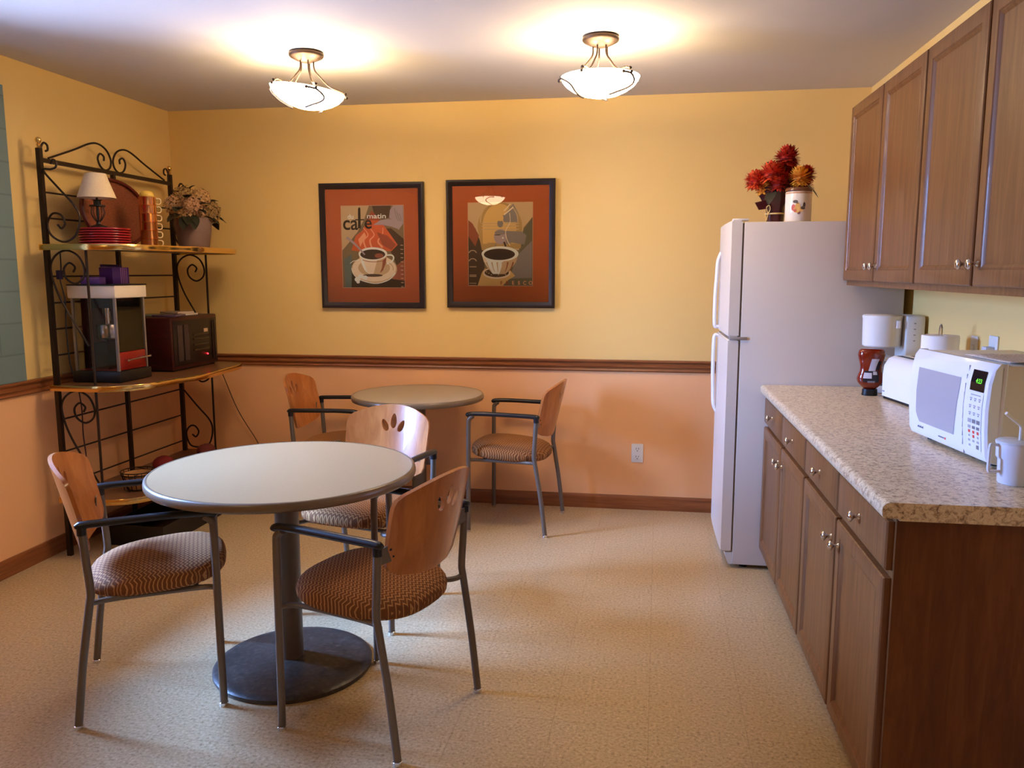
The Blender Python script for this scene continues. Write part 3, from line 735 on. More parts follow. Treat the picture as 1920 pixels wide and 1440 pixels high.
# ------------------------------------------------------------------ iron rack
RX, RXF = -2.87, -2.66; RY0, RY1 = 3.60, 4.70
rk = thing('bakers_rack', 'tall wrought iron rack with scrollwork and brass-edged shelves in the corner', 'shelf rack', (RX, 4.15, 0))
def L(x, y, z): return (x-RX, y-4.15, z)
for y in (RY0, RY1):
    b = B(); b.box(-.011, .011, y-4.15-.011, y-4.15+.011, 0, 2.03); po = b.build('post', M['iron'], rk, smooth=0)
    B().lathe([(0, 2.03), (.012, 2.03), (.008, 2.038), (.011, 2.046), (.006, 2.05), (.012, 2.058), (.015, 2.068), (.011, 2.078), (0, 2.083)], (0, y-4.15, 0), 16).build('finial', M['brass'], po)
B().box(-.010, .010, -.010, .010, .02, 1.97).build('post', M['iron'], rk, smooth=0)
for y in (RY0, RY1): B().tube([L(RXF, y, .0), L(RXF, y, 1.545)], .0065, 8).build('post', M['iron'], rk)
B().box(-.009, .009, RY0-4.15, RY1-4.15, 1.966, 1.986).build('top_rail', M['iron'], rk, smooth=0)
for z in (1.825, 1.702, 1.42, 1.29, 1.16, 1.03, .705, .54, .375):
    B().tube([L(RX-.004, RY0, z), L(RX-.004, RY1, z)], .0045, 8).build('rung', M['iron'], rk)
def scroll(pts, plane, y=None):
    if plane == 'side': P = [L(RX+u, y, z) for u, z in pts]
    else: P = [L(RX, u, z) for u, z in pts]
    return B().tube(smooth_pts(P, 6), .0052, 8).build('scroll', M['iron'], rk)
crest = [(3.66, 1.990), (3.85, 2.058), (3.97, 2.105), (4.04, 2.115), (4.105, 2.093), (4.14, 2.045), (4.13, 2.003), (4.09, 1.984), (4.05, 2.0), (4.032, 2.038), (4.052, 2.066), (4.082, 2.055), (4.082, 2.032)]
scroll(crest, 'b'); scroll([(8.30-a, z) for a, z in crest], 'b')
ends = [(3.612, 1.985), (3.616, 2.035), (3.635, 2.06), (3.658, 2.052), (3.660, 2.03), (3.645, 2.022)]
scroll(ends, 'b'); scroll([(8.30-a, z) for a, z in ends], 'b')
UL = [(.055, 1.955), (.068, 1.975), (.085, 1.965), (.083, 1.94), (.055, 1.93), (.015, 1.925), (.09, 1.84), (.165, 1.76), (.19, 1.70), (.165, 1.62), (.10, 1.586), (.035, 1.615), (.015, 1.67), (.045, 1.72), (.09, 1.715), (.11, 1.675), (.09, 1.65), (.07, 1.668)]
ML = [(.19, 1.08), (.06, 1.30), (.015, 1.44), (.035, 1.51), (.10, 1.545), (.165, 1.52), (.195, 1.46), (.185, 1.41), (.14, 1.385), (.095, 1.41), (.085, 1.455), (.115, 1.485), (.145, 1.465), (.135, 1.44)]
LR = [(.015, .70), (.10, .60), (.18, .51), (.195, .44), (.17, .36), (.11, .335), (.04, .345), (.015, .42), (.04, .465), (.075, .47), (.1, .435), (.08, .40), (.055, .415)]
LT = [(.195, .85), (.19, .78), (.14, .755), (.1, .79), (.115, .825), (.14, .82), (.14, .80)]
for y in (RY0, RY1): scroll(UL, 'side', y); scroll(ML, 'side', y)
scroll([(a, z-.69) for a, z in ML], 'side', RY0)
scroll(LR, 'side', RY1); scroll(LT, 'side', RY1)
M['shelf'] = mottled('brown_shelf_board', [(.3, (96, 62, 40)), (.7, (120, 80, 52))], 12, 5, .3)
def shelf(z, name='shelf'):
    ol = smooth_pts([(-2.885, 3.575, 0), (-2.70, 3.565, 0), (-2.60, 3.575, 0), (-2.50, 3.63, 0), (-2.44, 3.74, 0), (-2.41, 3.92, 0), (-2.375, 4.05, 0), (-2.365, 4.15, 0), (-2.375, 4.25, 0), (-2.385, 4.38, 0), (-2.40, 4.56, 0), (-2.45, 4.66, 0), (-2.54, 4.72, 0), (-2.70, 4.725, 0), (-2.885, 4.72, 0)], 6)
    pts = [(p.x-RX, p.y-4.15) for p in ol]
    so = B().prism(pts, z-.018, z, 'z').build(name, M['shelf'], rk, smooth=30)
    b = B(); bm = b.bm; k = len(pts)
    rows = []
    for (dz, off) in ((-.026, .0), (-.026, .006), (-.022, .008), (-.001, .008), (.003, .006), (.003, .0)):
        r = []
        for i, p in enumerate(pts):
            a = Vector(pts[max(i-1, 0)]); c = Vector(pts[min(i+1, k-1)]); d = (c-a).normalized(); nrm = Vector((d.y, -d.x))
            r.append(bm.verts.new((p[0]+nrm.x*off, p[1]+nrm.y*off, z+dz)))
        rows.append(r)
    for a, c in zip(rows, rows[1:]+rows[:1]):
        for i in range(k-1): bm.faces.new((a[i], a[i+1], c[i+1], c[i]))
    b.build('brass_edge', M['brass'], so, smooth=35)
for z in (1.572, .883, .31): shelf(z)
ZS1, ZS2, ZS3 = 1.572, .883, .31

# ------------------------------------------------------------------ things on the top shelf
M['redplate'] = mat('red_glaze', (150, 22, 26), .22)
pc = (-2.675, 3.772)
pm = None
for i in range(7):
    if pm is None:
        b = B(); b.lathe([(0, 0), (.108, 0), (.112, .0012), (.1205, .002), (.122, .0035), (.122, .0088), (.1205, .0105), (.112, .0108), (.10, .006), (0, .005)], n=56)
        pm = o = b.build('plate', M['redplate'], smooth=50)
    else:
        o = pm.copy(); COL.objects.link(o)
    o.location = (pc[0], pc[1], ZS1+.0003+i*.0125)
    pos = ['bottom plate of the red stack, lying on the top shelf', 'second plate from the bottom of the red stack', 'third plate from the bottom of the red stack', 'middle plate of the stack of seven red plates', 'third plate from the top of the red stack', 'second plate from the top of the red stack', 'topmost plate of the red stack, right under the small lamp'][i]
    tag(o, pos, 'plate', 'red plates stacked on the top shelf')
# small table lamp
M['shade'] = mottled('cream_fabric_shade', [(.3, (226, 200, 158)), (.7, (236, 212, 172))], 200, 2, .8)
t = thing('table_lamp', 'small lamp with cream shade and black cage base standing on the red plates', 'lamp', (-2.700, 3.765, ZS1+.0868))
b = B(); b.lathe([(0, .000), (.040, .000), (.041, .008), (.026, .014), (.011, .02), (.009, .03), (0, .03)], n=24)
for k in range(8):
    a = 2*PI*k/8; c, s_ = math.cos(a), math.sin(a)
    b.tube(smooth_pts([(.007*c, .007*s_, .03), (.022*c, .022*s_, .05), (.032*c, .032*s_, .075), (.028*c, .028*s_, .096), (.030*c, .030*s_, .108)], 4), .0019, 6)
b.cyl((0, 0, .03), (0, 0, .15), .0055).lathe([(0, .108), (.038, .108), (.038, .113), (.017, .115), (.017, .135), (.026, .139), (0, .140)], n=24)
b.build('lamp_base', M['black'], t)
b = B(); b.lathe([(.090, .148), (.048, .268), (.046, .268), (.088, .148), (.090, .148)], n=48); b.lathe([(.0465, .262), (.004, .258), (.004, .255), (.0465, .259)], n=24)
b.cyl((0, 0, .14), (0, 0, .268), .003); b.build('lamp_shade', M['shade'], t, smooth=50)
# oval tray leaning on the rungs
M['tray'] = mottled('red_brown_wicker', [(.3, (112, 56, 36)), (.7, (146, 80, 52))], 60, 5, .4, .5, .3, (1, 1, 5))
M['tray_rim'] = mat('dark_red_rim', (98, 34, 26), .3)
t = thing('oval_tray', 'oval reddish-brown tray standing upright against the rack bars', 'tray', (-2.812, 4.085, ZS1+.004)); t.rotation_euler = (0, -math.radians(6), 0)
b = B(); Mx = Matrix.Translation((0, 0, .19)) @ Matrix.Rotation(PI/2, 4, 'Y')
b.lathe([(0, 0), (.93, 0), (.93, .006), (0, .006)], (0, 0, 0), 56, M=Matrix.Translation((0, 0, .182)) @ Matrix.Rotation(PI/2, 4, 'Y') @ Matrix.Diagonal((.182, .285, 1, 1)))
b.build('tray_bottom', M['tray'], t)
b = B(); P = [(.008+.006, .277*math.cos(2*PI*i/48), .182+.174*math.sin(2*PI*i/48)) for i in range(48)]
b.tube(P, .0095, 8, closed=True, flat=1.3); b.build('tray_rim', M['tray_rim'], t)
# copper mugs
M['copper'] = mat('polished_copper', (250, 178, 116), .2, metal=1.)
M['mughandle'] = mat('cream_mug_handle', (240, 214, 160), .3)
mg = None
for i in range(6):
    if mg is None:
        mg = t = thing('copper_mug', '', 'mug', group='copper mugs stacked on the top shelf')
        B().lathe([(0, .0), (.042, .0), (.044, .003), (.0445, .040), (.046, .0415), (.0465, .0435), (.044, .0435), (.042, .006), (0, .006)], n=40).build('cup', M['copper'], t, smooth=50)
        B().tube(smooth_pts([(.043, 0, .036), (.058, 0, .037), (.066, 0, .030), (.066, 0, .016), (.058, 0, .008), (.043, 0, .009)], 5), .003, 8).build('handle', M['mughandle'], t)
    else: t = copy_tree(mg)
    t.location = (-2.62, 4.065, ZS1+.0005+i*.0442); t.rotation_euler.z = math.radians(38)
    t['label'] = ['bottom copper mug of the stack, standing on the top shelf', 'second copper mug from the bottom of the stack', 'third copper mug from the bottom of the stack', 'third copper mug from the top of the stack', 'second copper mug from the top of the stack', 'topmost copper mug, under the yellow dome'][i]
tag(B().lathe([(0, .0), (.036, .0), (.0375, .004), (.034, .018), (.026, .027), (.012, .032), (0, .033)], n=32).build('candle', mat('yellow_wax', (232, 190, 84), .4), loc=(-2.62, 4.065, ZS1+.2662)), 'yellow domed piece on top of the copper mug stack', 'candle')
# potted hydrangeas
M['pot'] = mottled('mauve_stoneware', [(.3, (126, 98, 84)), (.7, (142, 112, 96))], 14, 3, .55)
t = thing('potted_hydrangea', 'dried hydrangeas in a mauve-brown pot at the right end of the top shelf', 'potted flowers', (-2.60, 4.475, ZS1))
B().lathe([(0, .001), (.076, .001), (.083, .01), (.098, .10), (.103, .15), (.102, .172), (.105, .178), (.100, .181), (.096, .165), (.093, .15), (0, .15)], n=44).build('pot', M['pot'], t)
HM = [mat('floret_tan', (196, 150, 98), .8), mat('floret_rose', (178, 132, 92), .8), mat('floret_olive', (146, 112, 62), .8)]
M['leaf'] = mat('dark_green_leaf', (44, 44, 30), .5); M['stem'] = mat('stem', (80, 74, 40), .7)
def leaf(b, p, d, ln, w, mi=0, droop=.3):
    p = Vector(p); d = Vector(d).normalized(); s_ = d.cross(Vector((0, 0, 1)));
    if s_.length < .1: s_ = Vector((1, 0, 0))
    s_.normalize(); up = s_.cross(d); bm = b.bm; f0 = len(bm.faces); rows = []
    for i in range(6):
        u = i/5; ww = w*math.sin(PI*min(1, u*.95+.03))**.8; c = p+d*ln*u+Vector((0, 0, -droop*ln*u*u))
        rows.append((bm.verts.new(c-s_*ww+up*ww*.25), bm.verts.new(c), bm.verts.new(c+s_*ww+up*ww*.25)))
    for a, c in zip(rows, rows[1:]):
        for k in (0, 1): bm.faces.new((a[k], a[k+1], c[k+1], c[k]))
    b._mi(f0, mi)
heads = [(.0, -.085, .215, .055), (.03, -.01, .205, .062), (.075, .045, .20, .058), (-.02, .075, .235, .055), (.05, -.10, .245, .05), (-.03, -.03, .30, .062), (.03, .04, .295, .055), (-.05, .10, .265, .05), (.06, .10, .235, .05), (-.07, -.07, .25, .055), (-.06, .03, .27, .055)]
for i, (x, y, z, r) in enumerate(heads):
    b = B()
    for k in range(90):
        u = 1-2*(k+.5)/90; a = k*2.39996; q = Vector((math.sqrt(1-u*u)*math.cos(a), math.sqrt(1-u*u)*math.sin(a), u))
        if q.z < -.75: continue
        c = Vector((x, y, z))+q*r*random.uniform(.85, 1.08); s1 = q.orthogonal().normalized(); s2 = q.cross(s1)
        th = random.random()*PI
        for j in range(4):
            e1 = s1*math.cos(th+j*PI/2)+s2*math.sin(th+j*PI/2); e2 = q.cross(e1); w_ = .0105
            b.poly([c, c+e1*w_*.7+e2*w_*.5+q*.002, c+e1*w_*1.3+q*.004, c+e1*w_*.7-e2*w_*.5+q*.002], 0)
    b.tube([(x, y, z), (x*.5, y*.5, .17)], .002, 5, 1)
    b.build('flower_head', [HM[i % 3], M['stem']], t, smooth=0, recalc=False)
for (p, d, ln) in (((.02, -.09, .19), (.3, -1, -.5), .12), ((-.02, -.09, .20), (-.2, -1, -.2), .11), ((.03, .08, .19), (.2, 1, -.3), .12), ((.0, .02, .27), (.4, .3, .5), .09), ((.03, -.05, .26), (.7, -.2, .5), .09), ((.06, .09, .20), (.9, .6, -.2), .09), ((-.02, .1, .26), (0, 1, .3), .10), ((.08, .0, .19), (1, .1, -.3), .08), ((.05, -.08, .19), (.6, -.9, -.7), .10), ((.06, -.02, .255), (1, -.1, .3), .07), ((.05, .07, .27), (.8, .5, .5), .08), ((.03, -.1, .28), (.5, -.8, .5), .08), ((-.02, .0, .34), (.6, .2, .7), .06), ((.07, -.06, .22), (1, -.5, .0), .07), ((.0, .12, .24), (.3, 1, .1), .10), ((.0, -.13, .23), (.3, -1, .0), .10)):
    b = B(); leaf(b, p, d, ln, ln*.3); leaf(b, p, (d[0]*.6+.3, d[1]*.8, d[2]+.2), ln*.8, ln*.24); b.build('leaf', M['leaf'], t, smooth=60, recalc=False)

# ------------------------------------------------------------------ popcorn machine
px0, px1, py0, py1 = -2.850, -2.605, 3.715, 3.960; ph = .497
t = thing('popcorn_machine', 'popcorn machine with white top, clear sides and red drawer on the middle shelf', 'popcorn machine', ((px0+px1)/2, (py0+py1)/2, ZS2))
hx, hy = (px1-px0)/2, (py1-py0)/2
B().box(-hx-.012, hx+.012, -hy-.012, hy+.012, .001, .058, bev=.006).build('base', M['black'], t)
B().box(-hx-.010, hx+.010, -hy-.010, hy+.010, ph-.070, ph-.006, bev=.006).box(-hx-.011, hx+.011, -hy-.011, hy+.011, ph-.006, ph, 1).build('top', [mat('cream_enamel', (236, 220, 196), .35), M['black']], t)
M['col'] = mat('brushed_aluminium', (150, 140, 138), .4, metal=.6)
for sx in (1, -1):
    for sy in (1, -1): B().box(sx*hx-.012 if sx > 0 else -hx, sx*hx if sx > 0 else -hx+.012, sy*hy-.012 if sy > 0 else -hy, sy*hy if sy > 0 else -hy+.012, .058, ph-.070).build('column', M['col'], t, smooth=0)
B().box(-hx+.012, hx-.012, -hy+.004, -hy+.006, .06, ph-.071).build('glass_side', M['clear'], t, smooth=0)
B().box(hx-.006, hx-.004, -hy+.012, hy-.012, .155, ph-.071).build('glass_side', M['clear'], t, smooth=0)
B().box(-hx+.012, .03, hy-.006, hy-.004, .06, ph-.071).build('back_panel', mat('plum_panel', (78, 38, 52), .4), t, smooth=0)
B().box(.03, hx-.012, hy-.006, hy-.004, .06, ph-.071).build('glass_side', M['clear'], t, smooth=0)
B().box(-hx+.002, -hx+.006, -hy+.012, hy-.012, .06, ph-.071).build('back_panel', mat('maroon_panel', (86, 30, 36), .4), t, smooth=0)
dr = B().box(hx-.022, hx-.002, -hy+.013, hy-.013, .060, .152, bev=.004).box(-hx+.02, hx-.022, -hy+.013, hy-.013, .060, .066).build('drawer', mat('red_enamel', (138, 20, 12), .35), t)
B().tube([(hx+.028, -hy+.04, .112), (hx+.028, hy-.02, .118)], .0045, 8).cyl((hx-.003, -hy+.055, .113), (hx+.028, -hy+.055, .113), .004, 8).cyl((hx-.003, hy-.035, .117), (hx+.028, hy-.035, .117), .004, 8).ball((hx+.028, -hy+.04, .112), .008, 0, 1).ball((hx+.028, hy-.02, .118), .008, 0, 1).build('handle', M['chrome'], dr)
k = B().lathe([(0, .215), (.05, .215), (.056, .225), (.056, .285), (.052, .292), (0, .292)], (.0, -.02, 0), 28); k.cyl((0, -.02, .292), (0, -.02, ph-.071), .014)
k.build('kettle', mat('kettle_steel', (200, 190, 184), .25, metal=1.), t)
B().box(-.05, .07, -.09, .03, ph-.12, ph-.071).box(-.03, .05, -.10, .04, .062, .2).build('heater_box', mat('dark_plum_box', (40, 22, 34), .5), t, smooth=0)
v = B()
for i in range(8): v.box(-.10+i*.022, -.097+i*.022, hy-.009, hy-.007, .30, .35)
v.build('vent_bars', mat('vent_bar', (220, 196, 176), .4), t, smooth=0)
# purple boxes
PU = mat('purple_card', (92, 42, 140), .45); PU2 = mat('pale_purple_stripe', (180, 120, 190), .5); PU3 = mat('violet_card', (116, 70, 160), .45)
b = B().box(-.05, .05, -.03, .03, .0005, .036, bev=.002).box(-.046, .046, -.0306, -.0300, .026, .029, 1)
tag(b.build('card_box', [PU3, PU2], loc=(-2.76, 3.775, ZS2+ph), rz=.12), 'low violet box lying on the popcorn machine', 'box')
b = B().box(-.05, .04, -.055, .055, .0005, .085, bev=.002).prism([(-.045, .086), (.0, .086), (.0, .092), (-.045, .10)], -.05, .05, 'y')
for i in range(4): b.box(.0400, .0406, .034-i*.012, .040-i*.012, .001, .083, 1)
tag(b.build('card_box', [PU, PU2], loc=(-2.73, 3.91, ZS2+ph), rz=-.2), 'tall purple striped box standing on the popcorn machine', 'box')
# radio
t = thing('radio', 'dark wooden tabletop radio with slatted speakers and a red power light', 'radio', (-2.705, 4.400, ZS2), math.radians(-1))
RW = mottled('dark_cherry_veneer', [(.3, (48, 16, 14)), (.7, (66, 24, 20))], 8, 6, .28, .5, 0, (1, 1, 6))
B().box(-.135, .125, -.240, .240, .008, .305, bev=.008).build('cabinet', RW, t)
B().box(-.12, .11, -.22, .22, .001, .009).build('plinth', M['black'], t, smooth=0)
B().box(.1255, .129, -.225, .225, .03, .285, bev=.002).build('front_panel', mat('black_walnut_panel', (30, 18, 15), .35), t)
for y in (-.165, -.100): B().box(.129, .134, y-.024, y+.024, .055, .26, bev=.004).build('speaker_grille', mat('brown_grille_cloth', (66, 46, 38), .9), t)
b = B()
for z in (.10, .13, .165, .19): b.box(.129, .136, -.03, .13, z, z+.012, bev=.002)
b.build('tuner_trim', mat('tuner_trim_bronze', (78, 62, 46), .35, metal=.5), t)
B().box(.129, .132, .085, .125, .205, .225).build('dial_window', mat('dial_card', (206, 168, 130), .5), t, smooth=0)
B().ball((.130, .115, .072), .005, 0, 1).build('power_light', mat('red_led', (255, 40, 40), .4, emit=(255, 30, 40), estr=12.), t)
for y in (.180, .203): B().box(.129, .134, y-.005, y+.005, .04, .27, bev=.002).build('side_strip', mat('dark_strip', (44, 30, 26), .3), t)
cols = [(150, 150, 120), (196, 170, 150), (90, 70, 100), (210, 196, 180)]
labs = ['olive disc case lying flat at the back left of the radio top', 'pale pinkish disc case on the radio, topmost at the right', 'dark violet disc case under the others on the radio', 'off-white disc case at the front edge of the radio top']
for i, (x, y, z, a) in enumerate(((-2.80, 4.33, 0, .3), (-2.72, 4.45, .011, -.25), (-2.68, 4.30, 0, .1), (-2.70, 4.46, 0, -.1))):
    tag(B().box(-.07, .07, -.062, .062, .0005, .0105, bev=.001).build('disc_case', mat('case_%d' % i, cols[i], .2), loc=(x, y, ZS2+.3055+z), rz=a), labs[i], 'disc case', 'disc cases on top of the radio')

# basket and bits on the lowest shelf
t = thing('wire_basket', 'small open wire basket with tan lining on the lowest shelf', 'basket', (-2.59, 3.79, ZS3))
b = B()
for z, r in ((.006, .055), (.085, .082), (.10, .085)): b.tube([(r*math.cos(2*PI*i/28), r*math.sin(2*PI*i/28), z) for i in range(28)], .003, 6, closed=True)
for k in range(16):
    a = 2*PI*k/16; c, s_ = math.cos(a), math.sin(a); b.tube([(.055*c, .055*s_, .006), (.07*c, .07*s_, .05), (.085*c, .085*s_, .10)], .0022, 6)
b.build('wire_frame', M['iron'], t)
B().lathe([(0, .008), (.05, .008), (.062, .05), (.074, .088), (.072, .088), (.06, .05), (.048, .011), (0, .011)], n=28).build('lining', mat('tan_cloth', (176, 126, 74), .9), t)
for sy in (1, -1): B().tube(smooth_pts([(-.05*sy, sy*.068, .10), (-.02*sy, sy*.11, .075), (.0, sy*.12, .03), (0, sy*.075, .006)], 5), .003, 6).build('side_loop', M['iron'], t)
RC = mat('dark_red_cloth', (132, 32, 28), .8)
tag(B().ball((0, 0, .045), .06, 0, 3, (.9, 1.1, .72), .06).build('cloth_bundle', RC, loc=(-2.68, 4.16, ZS3+.002)), 'dark red cloth bundle on the lowest shelf behind the near table', 'cloth')
tag(B().ball((0, 0, .04), .055, 0, 3, (.9, 1.2, .7), .05).build('cloth_bundle', mat('brown_red_cloth', (110, 44, 34), .8), loc=(-2.64, 4.55, ZS3+.003)), 'brownish red cloth bundle at the right end of the lowest shelf', 'cloth')
b = B().box(-.17, .17, -.30, .30, .0, .012).box(-.17, -.162, -.30, .30, .012, .11).box(.162, .17, -.30, .30, .012, .11).box(-.162, .162, -.30, -.292, .012, .11).box(-.162, .162, .292, .30, .012, .11)
tag(b.build('storage_tray', M['black'], loc=(-2.63, 4.08, 0.0), smooth=0), 'shallow black tray on the floor under the iron rack', 'tray')
# cords
b = B().tube(smooth_pts([(-2.845, 3.66, 1.535), (-2.835, 3.645, 1.46), (-2.84, 3.64, 1.40), (-2.83, 3.65, 1.30), (-2.84, 3.655, 1.15), (-2.83, 3.65, 1.0), (-2.825, 3.66, .93)], 5), .0032, 8)
tg = tag(b.build('power_cord', M['black']), 'black cord hanging beside the left rack post down to the middle shelf', 'cord')
B().box(-2.853, -2.831, 3.628, 3.652, 1.405, 1.45, bev=.003).build('plug', mat('dark_purple_plug', (40, 20, 48), .4), tg)
b = B().tube(smooth_pts([(-2.69, 4.80, .87), (-2.67, 4.84, .80), (-2.60, 4.845, .615), (-2.56, 4.845, .53), (-2.515, 4.85, .45), (-2.446, 4.85, .338), (-2.38, 4.84, .18), (-2.33, 4.83, .03)], 5), .003, 6)
tag(b.build('power_cord', mat('brown_cord', (70, 40, 24), .5)), 'thin brown cord running from the shelf down the orange back wall', 'cord')
b = B().tube(smooth_pts([(-2.80, 3.66, .86), (-2.79, 3.66, .75), (-2.80, 3.67, .62), (-2.785, 3.66, .5), (-2.80, 3.67, .34)], 5), .0035, 6)
tag(b.build('power_cord', mat('dark_red_cord', (60, 22, 18), .5)), 'dark red cord hanging below the middle shelf at the left post', 'cord')

# ------------------------------------------------------------------ on top of the refrigerator
FT = 1.6685
t = thing('flower_arrangement', 'red, orange and yellow silk mums in burgundy wrap on the refrigerator', 'flowers', (.640, 4.22, FT))
WR = mat('burgundy_foil', (62, 14, 20), .25, spec=.6)
b = B(); n = 28; bm = b.bm; rows = []
for k, (r, z) in enumerate(((.040, .0), (.043, .05), (.047, .085), (.060, .12), (.078, .16), (.072, .20))):
    rows.append([bm.verts.new(((r*(1+(.16 if k > 2 else .03)*math.sin(5*a_)+(.12 if k > 3 else 0)*math.cos(3*a_)))*math.cos(a_), (r*(1+.1*math.sin(4*a_)))*math.sin(a_), z+(.02*math.sin(4*a_) if k > 3 else 0))) for a_ in [2*PI*i/n for i in range(n)]])
for a_, c in zip(rows, rows[1:]):
    for i in range(n): bm.faces.new((a_[i], a_[(i+1) % n], c[(i+1) % n], c[i]))
bm.faces.new(rows[0][::-1])
b.prism([(-.075, .175), (-.04, .12), (-.105, .105), (-.085, .07), (-.045, .075), (-.03, .15)], -.045, -.035, 'y')
b.build('foil_wrap', WR, t, smooth=25)
rb = mat('straw_ribbon', (222, 190, 120), .5)
b = B().tube([(.049*math.cos(2*PI*i/24), .048*math.sin(2*PI*i/24), .052) for i in range(24)], .004, 6, closed=True)
b.tube(smooth_pts([(-.04, -.035, .052), (-.05, -.045, .08), (-.037, -.048, .09), (-.032, -.044, .07), (-.04, -.04, .052), (-.048, -.045, .02)], 5), .0022, 6).build('ribbon', rb, t)
def mum(parent, c, r, mi, mats, seed):
    rnd = random.Random(seed); b = B(); bm = b.bm; c = Vector(c)
    for k in range(240):
        u = 1-1.8*(k+.5)/240; a = k*2.39996+rnd.uniform(-.15, .15); q = Vector((math.sqrt(max(0, 1-u*u))*math.cos(a), math.sqrt(max(0, 1-u*u))*math.sin(a), u))
        axis = Vector((rnd.uniform(-.1, .1), rnd.uniform(-.1, .1), rnd.uniform(-.1, .1))); d = (q+axis).normalized(); ln = r*rnd.uniform(.9, 1.1); s_ = d.cross(Vector((0, 0, 1)))
        if s_.length < .05: s_ = Vector((1, 0, 0))
        s_.normalize(); up = s_.cross(d); w_ = r*.12; f0 = len(bm.faces); rr = []
        for i in range(4):
            v = i/3; ww = w_*(.6, 1.1, 1., .15)[i]; p = c+d*ln*(.25+.75*v)+up*r*.13*v*v
            rr.append((bm.verts.new(p-s_*ww+up*ww*.5), bm.verts.new(p+s_*ww+up*ww*.5)))
        for x, y in zip(rr, rr[1:]): bm.faces.new((x[0], x[1], y[1], y[0]))
        b._mi(f0, 0 if rnd.random() < .7 else 1)
    b.ball(c, r*.55, 1, 2); b.tube([c, (c.x*.3, c.y*.3, .13)], .0022, 5, 2)
    return b.build('flower', mats, parent, smooth=0, recalc=False)
red = [mat('petal_red', (206, 54, 22), .7), mat('petal_rust', (164, 38, 18), .7), M['stem']]
org = [mat('petal_scarlet', (232, 92, 40), .7), mat('petal_red2', (206, 60, 26), .7), M['stem']]
yel = [mat('petal_yellow', (246, 184, 60), .7), mat('petal_amber', (228, 150, 44), .7), M['stem']]
for i, (c, r, ms) in enumerate((((-.105, -.03, .205), .058, org), ((-.035, -.05, .235), .066, org), ((.02, -.02, .205), .06, red), ((-.055, -.02, .175), .055, yel), ((.045, .0, .315), .066, red), ((.095, -.06, .215), .058, yel), ((.135, -.01, .235), .05, red), ((.135, .06, .19), .055, red), ((-.085, .03, .215), .055, red), ((.06, .04, .26), .06, org), ((.0, -.06, .185), .05, red), ((-.01, .05, .25), .06, red))):
    mum(t, c, r, 0, ms, i)
b = B(); leaf(b, (.0, 0, .29), (-.9, -.1, .35), .07, .018); leaf(b, (.12, -.02, .20), (.8, -.4, -.6), .09, .02); leaf(b, (-.02, -.05, .17), (-.3, -.5, -.6), .08, .025); leaf(b, (.03, -.05, .17), (.3, -.6, -.3), .08, .022); leaf(b, (.08, .0, .27), (.7, 0, .2), .06, .016)
b.build('leaves', M['leaf'], t, smooth=60, recalc=False)
t = thing('canister', 'cream ceramic canister with brown lid and fruit motif beside the flowers', 'canister', (.711, 4.02, FT))
cb = B(); cb.lathe([(0, .0005), (.056, .0005), (.059, .004), (.059, .135), (.057, .138), (0, .138)], n=48)
cb.lathe([(.0592, .128), (.0596, .129), (.0596, .134), (.0592, .135)], n=48, mi=1)
def onc(u, v, off=.0005):  # decal point on the canister front
    a = -PI/2+u/.059; r = .0592+off; return (r*math.cos(a), r*math.sin(a), v)
def dec(pts, mi, off=.0005): cb.poly([onc(u, v, off) for u, v in pts], mi)
def de(cu, cv, ru, rv, mi, off=.0005): dec([(cu+ru*math.cos(2*PI*i/14), cv+rv*math.sin(2*PI*i/14)) for i in range(14)], mi, off)
de(-.032, .064, .010, .015, 3); de(-.013, .066, .011, .021, 2, .0007); de(-.002, .055, .015, .011, 2, .0009); de(-.024, .091, .011, .007, 4, .0007); de(.016, .076, .006, .012, 4)
de(.010, .060, .011, .005, 4, .0011); de(-.007, .041, .007, .008, 5, .0007); de(-.024, .050, .006, .007, 3, .0011); dec([(.000, .064), (.003, .062), (.017, .072), (.015, .075)], 4, .0013); dec([(-.022, .084), (-.012, .080), (-.010, .083), (-.020, .090)], 4, .0013); de(-.016, .054, .014, .014, 2, .0010)
cb.build('jar', [mat('cream_ceramic', (236, 222, 200), .2), mat('tan_band', (200, 150, 104), .4), mat('pear_yellow', (230, 178, 96), .5), mat('apple_red', (206, 96, 70), .5), mat('leaf_print', (100, 86, 70), .5), mat('plum_print', (150, 90, 84), .5)], t, smooth=50, recalc=False)
B().lathe([(0, .138), (.058, .138), (.0615, .141), (.0615, .150), (.057, .156), (.03, .158), (0, .159)], n=48).build('lid', mat('brown_glaze', (112, 66, 38), .25), t)

# ------------------------------------------------------------------ counter appliances
# microwave: local +y is the front normal; front faces the room
mwang = math.atan2(.441, .057)  # unused angle kept simple below
t = thing('microwave', 'white countertop microwave with green clock display', 'microwave', (.8955, 2.5355, CT))
d = Vector((.057, -.441)).normalized()          # left-to-right along the front
t.rotation_euler.z = math.atan2(d.y, d.x)       # local x = front left->right, local y = into room? checked below
W, Hh, DP = .455, .285, .315
